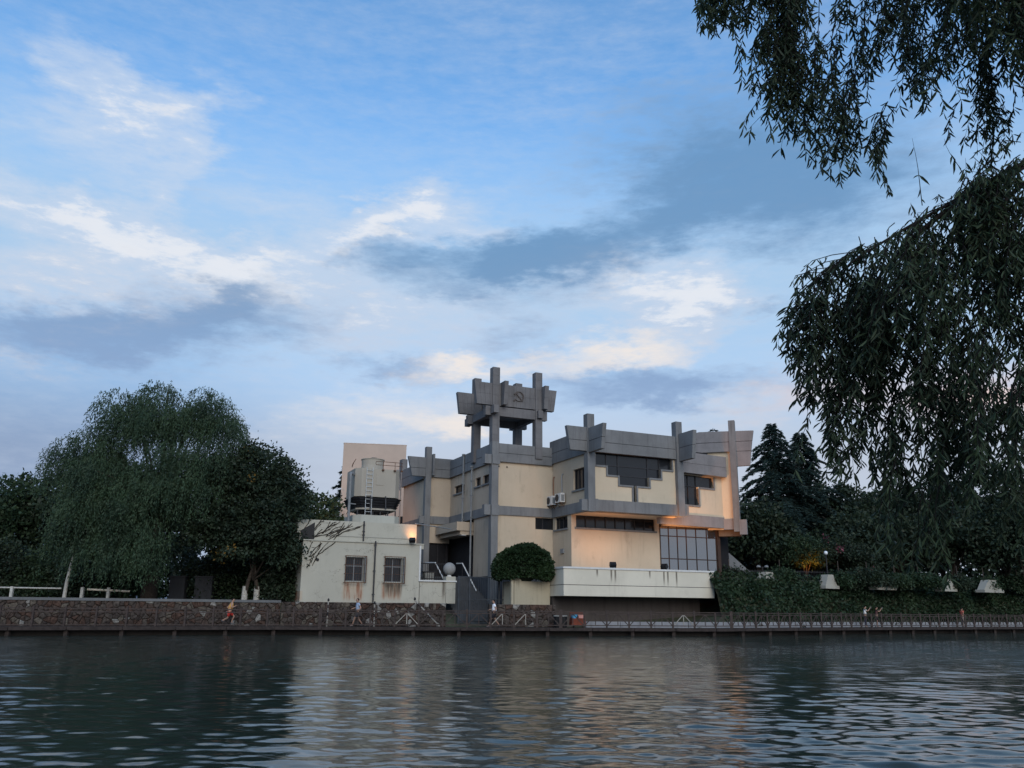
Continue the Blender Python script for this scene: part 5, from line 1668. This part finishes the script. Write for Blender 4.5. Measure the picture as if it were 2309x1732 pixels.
def person(label, x, y, heading, pose, shirt, shorts, scale=1.0, long_legs=False, phone=False, stripe=None, sleeves=True):
    P = POSES[pose]
    th = Thing('person', label, 'person', (x, y, DECK), 'world', rot=heading)
    th.e.scale = (scale,) * 3
    ln = P['lean']
    pel, wai, che, nec = (0, 0, .93), (ln * .4, 0, 1.08), (ln * .9, 0, 1.30), (ln * 1.2, 0, 1.46)
    hb, hm_, ht = (ln * 1.3 + .02, 0, 1.53), (ln * 1.35 + .03, 0, 1.61), (ln * 1.35 + .02, 0, 1.69)
    sL, sR = (ln, .17, 1.40), (ln, -.17, 1.40)
    toe = lambda a: (a[0] + .15, a[1], max(.03, a[2] - .05))
    hand = lambda e, w: tuple(w[i] + (w[i] - e[i]) * .32 for i in range(3))
    nodes = [(pel, (.12, .15)), (wai, (.115, .15)), (che, (.13, .185)), (nec, .062), (hb, (.098, .085)), (hm_, (.125, .108)), (ht, (.105, .09)),
             ((0, .09, .86), .088), (P['kf'], .058), (P['af'], .038), (toe(P['af']), .036),
             ((0, -.09, .86), .088), (P['kb'], .058), (P['ab'], .038), (toe(P['ab']), .036),
             (sL, .058), (P['eL'], .042), (P['wL'], .03), (hand(P['eL'], P['wL']), .034),
             (sR, .058), (P['eR'], .042), (P['wR'], .03), (hand(P['eR'], P['wR']), .034)]
    ed = [(0, 1), (1, 2), (2, 3), (3, 4), (4, 5), (5, 6), (0, 7), (7, 8), (8, 9), (9, 10), (0, 11), (11, 12), (12, 13), (13, 14), (2, 15), (15, 16), (16, 17), (17, 18), (2, 19), (19, 20), (20, 21), (21, 22)]
    body = skin_mesh(nodes, ed, 'body')
    # fingers, nose and ears joined to the same skin
    ex = MB()
    for e, w in ((P['eL'], P['wL']), (P['eR'], P['wR'])):
        h = Vector(hand(e, w)); d = (Vector(w) - Vector(e)).normalized()
        up = Vector((0, 0, 1)) if abs(d.z) < .8 else Vector((1, 0, 0))
        sd_ = d.cross(up).normalized(); nn = sd_.cross(d)
        for k, l in enumerate((.06, .075, .08, .072, .055)):
            if k == 0:
                a = h - d * .02 + sd_ * .03
                ex.tube([a, a + sd_ * .03 + d * .02, a + sd_ * .035 + d * .05], [.01, .009, .006], 5)
            else:
                a = h + d * .01 + sd_ * (.03 - k * .015)
                ex.tube([a, a + d * l * .55, a + d * l * .85 - nn * l * .35], [.009, .008, .006], 5)
    fx = hm_[0] + .085
    ex.tube([(fx, 0, 1.635), (fx + .025, 0, 1.60), (fx, 0, 1.59)], [.008, .014, .01], 5)
    for s_ in (-1, 1):
        ex.tube([(hm_[0] - .01, s_ * .078, 1.635), (hm_[0] - .015, s_ * .092, 1.61), (hm_[0], s_ * .078, 1.585)], [.008, .012, .006], 5)
    o = len(body.vertices)
    vv = [tuple(v.co) for v in body.vertices] + ex.v
    ff = [tuple(p.vertices) for p in body.polygons] + [tuple(i + o for i in q) for q in ex.f]
    bm_ = MB(); bm_.v, bm_.f = vv, ff
    bm_.build('body', SKIN, th.e, smooth=True)
    bpy.data.meshes.remove(body)
    fc = MB()
    for s_ in (-1, 1):
        fc.lathe([(.004, -.006), (.012, 0), (.004, .006)], (fx - .008, s_ * .034, 1.625), 6)
    fc.box(fx - .012, fx + .002, -.024, .024, 1.563, 1.568)
    fc.build('face_marks', HAIR, th.e)
    m1, m2 = plain('shirt_' + label[:12], shirt, .8, var=.08), plain('shorts_' + label[:12], shorts, .8, var=.08)
    mid = lambda a, b, t: tuple(a[i] + (b[i] - a[i]) * t for i in range(3))
    sn = [((0, 0, .95), (.135, .165)), (wai, (.135, .17)), (che, (.15, .205)), ((ln * 1.1, 0, 1.42), (.085, .10)), (sL, .082), (sR, .082)]
    se = [(0, 1), (1, 2), (2, 3), (2, 4), (2, 5)]
    if sleeves:
        sn += [(mid(sL, P['eL'], .6), .062), (mid(sR, P['eR'], .6), .062)]
        se += [(4, 6), (5, 7)]
    me = skin_mesh(sn, se, 'shirt'); me.materials.append(m1); me.shade_smooth()
    so = bpy.data.objects.new('shirt', me); COL.objects.link(so); so.parent = th.e
    t_ = 1.0 if not long_legs else 1.0
    pn = [((0, 0, .97), (.13, .16)), ((0, .09, .84), .108), (mid((0, .09, .86), P['kf'], .85 * t_), .085), ((0, -.09, .84), .108), (mid((0, -.09, .86), P['kb'], .85), .085)]
    pe = [(0, 1), (1, 2), (0, 3), (3, 4)]
    if long_legs:
        pn += [(mid(P['kf'], P['af'], .9), .058), (mid(P['kb'], P['ab'], .9), .058)]
        pe += [(2, 5), (4, 6)]
    me = skin_mesh(pn, pe, 'trousers'); me.materials.append(m2); me.shade_smooth()
    so = bpy.data.objects.new('trousers' if long_legs else 'shorts', me); COL.objects.link(so); so.parent = th.e
    for a in (P['af'], P['ab']):
        c = Vector(toe(a)); h = Vector((a[0] - .05, a[1], c.z))
        sh = MB().tube([h, (h + c) / 2 + Vector((0, 0, .015)), c + Vector((.02, 0, 0))], [.04, .045, .025], 8)
        sh.build('shoe', SHOE, th.e, smooth=True)
    hr = MB().lathe([(.098 * math.sin(R(a)) + .002, .12 - .12 * math.cos(R(a))) for a in range(85, 181, 12)], (hm_[0] - .02, 0, 1.485), 12)
    hr.build('hair', HAIR, th.e, smooth=True)
    if stripe:
        st_ = MB().lathe([(.172, .97), (.172, 1.03)], (0, 0, 0), 14)
        st_.v = [(v[0] * .82, v[1], v[2]) for v in st_.v]
        st_.build('stripe', plain('blue_stripe', stripe, .8), th.e)
    if phone:
        hL = Vector(hand(P['eL'], P['wL']))
        ph = Thing('phone', 'small pale phone held up by ' + phone, 'phone', (0, 0, 0), 'world')
        rot = Matrix.Rotation(heading, 4, 'Z')
        ph.e.location = Vector((x, y, DECK)) + rot @ ((hL + Vector((.05, -.08, .03))) * scale)
        ph.e.rotation_euler = (0, 0, heading)
        ph.part('case', MB().box(-.006, .006, -.04, .04, -.08, .08), plain('phone_case', (.6, .62, .64), .3))
        ph.part('screen', MB().box(-.0085, -.0065, -.035, .035, -.072, .072), BLACK)
    return th


person('person jogging in a yellow top and red shorts before the left stone wall', -17.72, 56.5, R(20), 'run', (0.55, 0.30, 0.08), (0.42, 0.03, 0.02), 1.0, sleeves=False)
person('person in a light blue shirt and dark shorts walking below the annex', -9.95, 58.5, R(200), 'walk', (0.30, 0.38, 0.52), (0.05, 0.05, 0.06), 1.04)
person('person in a white shirt with a blue hem stripe walking below the steps', -1.05, 59.4, R(180), 'walk', (0.78, 0.80, 0.86), (0.03, 0.03, 0.04), 1.04, stripe=(0.05, 0.12, 0.30))
person('person in a white top holding up a phone on the right boardwalk', 28.96, 73.0, R(-20), 'photo', (0.75, 0.75, 0.75), (0.06, 0.06, 0.09), 0.98, long_legs=True, phone='the person in the white top')
person('person in a dark top holding up a phone, right of the one in white', 30.2, 73.75, R(-15), 'photo', (0.10, 0.05, 0.05), (0.04, 0.03, 0.04), 0.95, phone='the person in the dark top')
person('person in a red and white top standing alone near the right end of the boardwalk', 40.3, 79.8, R(10), 'stand', (0.45, 0.12, 0.09), (0.28, 0.22, 0.19), 0.96, long_legs=True)

# ------------------------------------------------------------------ foreground willow overhead at the right
F_NEAR = foliage('near_willow_leaf', (0.014, 0.026, 0.018), (0.055, 0.085, 0.045), 0.3)
TWIG = plain('willow_twig', (0.008, 0.006, 0.006), 0.9)
fw = Thing('foreground_willow', 'near willow whose leafy twigs hang into the picture from the upper right', 'tree', (7.0, 6.0, 0.05), 'world')
FO = np.array([7.0, 6.0, 0.05])
rng = np.random.default_rng(404)
tk = MB().tube([(0, 0, -0.2), (-0.1, 0.0, 1.6), (-0.25, 0.1, 3.2), (-0.3, 0.1, 4.6), (-0.6, 0.2, 6.4), (-0.9, 0.3, 8.5)], [0.36, 0.30, 0.26, 0.22, 0.17, 0.08], 12)
tk.build('trunk', BARK, fw.e, smooth=True)
limbs = [[(6.7, 6.1, 4.4), (5.4, 6.2, 5.25), (4.5, 6.3, 5.22), (4.0, 6.3, 4.98), (3.55, 6.3, 4.72), (3.1, 6.28, 4.45), (2.7, 6.26, 4.2), (2.4, 6.26, 3.95)],
         [(4.3, 6.31, 5.12), (3.9, 6.36, 4.88), (3.6, 6.42, 4.58), (3.4, 6.46, 4.2), (3.3, 6.46, 3.7)],
         [(4.7, 6.28, 5.26), (4.2, 6.2, 4.95), (3.85, 6.15, 4.65), (3.6, 6.1, 4.2), (3.5, 6.1, 3.6)],
         [(3.6, 6.3, 4.74), (3.2, 6.34, 4.42), (2.9, 6.36, 4.1), (2.75, 6.36, 3.7)],
         [(6.4, 6.2, 6.4), (5.2, 6.3, 7.5), (4.0, 6.4, 7.6), (2.9, 6.3, 7.3), (2.0, 6.2, 6.9), (1.62, 6.2, 6.5)],
         [(6.4, 6.2, 6.6), (5.0, 6.8, 7.7), (3.9, 7.0, 7.8), (2.8, 7.0, 7.4)],
         [(6.3, 6.2, 7.0), (5.2, 5.6, 7.8), (4.1, 5.6, 7.7), (3.2, 5.7, 7.3), (2.5, 5.8, 6.9)]]
for l in limbs:
    l = [np.array(p) - FO for p in l]
    rr = np.linspace(1, 0, len(l)) ** 0.8
    MB().tube(l, [0.004 + 0.020 * r for r in rr] if l[0][2] < 5.4 else [0.01 + 0.05 * r for r in rr], 7).build('limb', TWIG, fw.e, smooth=True)

UX_ = np.array([1.45, 1.6, 1.65, 1.82, 2.08, 2.22, 2.38, 2.64, 2.81, 3.02, 3.2, 3.35, 3.52, 3.74, 3.9, 4.2, 5.2])
UZ_ = np.array([6.75, 6.35, 6.26, 6.04, 5.52, 5.42, 5.18, 4.86, 4.69, 4.75, 4.79, 5.05, 5.31, 5.6, 5.35, 5.25, 5.2])
LX_ = np.array([1.98, 2.07, 2.23, 2.29, 2.42, 2.61, 2.75, 2.9, 3.05, 3.15, 3.4, 3.64, 4.2, 5.0])
LZ_ = np.array([3.66, 3.45, 3.20, 2.76, 2.43, 2.25, 1.95, 1.5, 1.62, 1.80, 1.75, 1.6, 1.45, 1.4])
TX_ = np.array([1.9, 2.0, 2.18, 2.43, 2.69, 3.13, 3.7, 4.13, 5.0])
TZ_ = np.array([3.7, 3.82, 3.93, 4.04, 4.21, 4.44, 4.79, 5.0, 5.3])
LP, LA, LL = [], [], []
tw_ = MB()


def strand(x, y, ztop, zend, drift, dens=1.0, arch=0.0):
    H = ztop - zend
    n = max(5, int((H + arch) / 0.025 * dens))
    wob = rng.normal(size=2) * 0.05

    def curve(t):
        # first outwards (to the left), then down under its own weight
        return np.stack([x - drift * t * H - arch * (1 - (1 - t) ** 2) + wob[0] * np.sin(t * 5), y + wob[1] * np.sin(t * 4), ztop - H * (t ** (1.0 + min(arch, 0.8)))], -1)
    t = np.sort(rng.random(n) ** 0.9)
    p = curve(t)
    az = rng.uniform(0, 6.28) + np.arange(n) * 2.4
    sp = rng.uniform(0.5, 0.8)
    ax = np.stack([np.cos(az) * sp - drift * 0.6 - arch * 0.3, np.sin(az) * sp, -np.ones(n) * rng.uniform(0.7, 1.1)], -1) + rng.normal(size=(n, 3)) * 0.2
    LP.append(p); LA.append(ax); LL.append(rng.uniform(0.06, 0.125, n))
    c = curve(np.linspace(0, 1, 7))
    tw_.tube([tuple(q) for q in c], [0.004, 0.0036, 0.003, 0.0026, 0.002, 0.0016, 0.001], 4, cap=False)


def tassel(x0, y0, ztop, zend, drift, k):
    for _ in range(k):
        ze = zend + rng.exponential(0.16)
        strand(x0 + rng.normal() * 0.07, y0 + rng.normal() * 0.08, min(ztop, ze + rng.uniform(0.35, 0.95)), ze, drift + rng.uniform(-0.08, 0.12), rng.uniform(0.65, 1.0), rng.uniform(0.0, 0.12))


for i in range(104):                        # tassels hanging from above the picture
    x = rng.uniform(1.78, 4.7)
    if 3.45 < x < 3.68 and rng.random() < 0.7:
        continue
    zl = np.interp(x, UX_, UZ_)
    u = rng.random() ** (1.5 if x < 3.3 else 1.1)
    ze = zl + u * (6.9 - zl)
    tassel(x, rng.normal(6.3, 0.14 if x < 2.6 else 0.4), 7.6, ze, rng.uniform(0.02, 0.14), int(rng.integers(6, 10)))
for i in range(172):                       # tassels hanging from the lower limb
    x = rng.uniform(2.3, 4.6)
    zt_, zl = np.interp(x, TX_, TZ_), np.interp(x, LX_, LZ_)
    u = rng.random() ** (1.0 if x < 3.4 else 0.8)
    ze = zl + u * (zt_ - 0.15 - zl)
    if ze < 2.3 and rng.random() < 0.6:
        continue
    if x < 2.75 and rng.random() < 0.5:
        continue
    if x < 3.3:
        zt_ = zt_ - rng.uniform(0.0, 0.5)
        ze = min(ze, zt_ - 0.3)
    if 3.28 < x < 3.55 and ze > 2.5 and rng.random() < 0.6:
        continue
    tassel(x, rng.normal(6.3, 0.12 if x < 2.7 else 0.35), zt_ + 0.04, ze, rng.uniform(0.04, 0.18), int(rng.integers(6, 10)))
for i in range(46):                        # long arching sprays leaving the limb to the left
    x = rng.uniform(2.45, 3.6)
    z = np.interp(x, TX_, TZ_)
    a = rng.uniform(0.18, 0.50) * (1.0 if x < 3.0 else 0.6)
    strand(x, rng.normal(6.3, 0.1), z + 0.03, z - rng.uniform(0.25, 0.8), 0.05, 0.6, min(a, x - 2.14))
LP, LA, LL = np.concatenate(LP), unit(np.concatenate(LA)), np.concatenate(LL)
tw_.v = [tuple(np.array(p) - FO) for p in tw_.v]
tw_.build('twigs', TWIG, fw.e, kind='stuff')
dist = np.linalg.norm(LP - np.array([0, 0, 1.5]), axis=1)
inview = (LP[:, 0] < LP[:, 1] * 0.56) & (LP[:, 2] < 6.4)
order = np.argsort(np.where(inview, dist, 99))
big, rest = order[:290], order[290:]
side = unit(np.cross(LA, unit(rng.normal(size=LA.shape))))
nrm_ = np.cross(LA, side)


def leafverts(p, a, s, nn, ln):
    ln = ln[:, None]
    w = ln * 0.085
    c = nn * ln * 0.03
    return np.stack([p, p + a * ln * 0.3 + s * w - c, p + a * ln * 0.68 + s * w * 0.8 - c * 1.6, p + a * ln + nn * ln * 0.10, p + a * ln * 0.68 - s * w * 0.8 - c * 1.6, p + a * ln * 0.3 - s * w - c], 1)


v = leafverts(LP[rest], LA[rest], side[rest], nrm_[rest], LL[rest]).reshape(-1, 3)
m6 = np.arange(len(rest)) * 6
f = np.stack([np.stack([m6, m6 + 1, m6 + 2, m6 + 3], -1), np.stack([m6, m6 + 3, m6 + 4, m6 + 5], -1)], 1).reshape(-1, 4)
lv = from_arrays('leaves', v - FO, f, F_NEAR)
lv.parent = fw.e
lv['kind'] = 'stuff'
one = leafverts(np.zeros((1, 3)), np.array([[0, 0, -1.0]]), np.array([[1.0, 0, 0]]), np.array([[0, 1.0, 0]]), np.ones(1))[0]
lm_ = bpy.data.meshes.new('leaf')
lm_.from_pydata([tuple(p) for p in one], [], [(0, 1, 2, 3), (0, 3, 4, 5)])
lm_.materials.append(F_NEAR)
for i in big:
    o = bpy.data.objects.new('leaf', lm_)
    COL.objects.link(o)
    o.parent = fw.e
    M = Matrix((side[i], nrm_[i], -LA[i])).transposed().to_4x4()
    o.matrix_local = Matrix.Translation(Vector(LP[i] - FO)) @ M @ Matrix.Scale(float(LL[i]), 4)
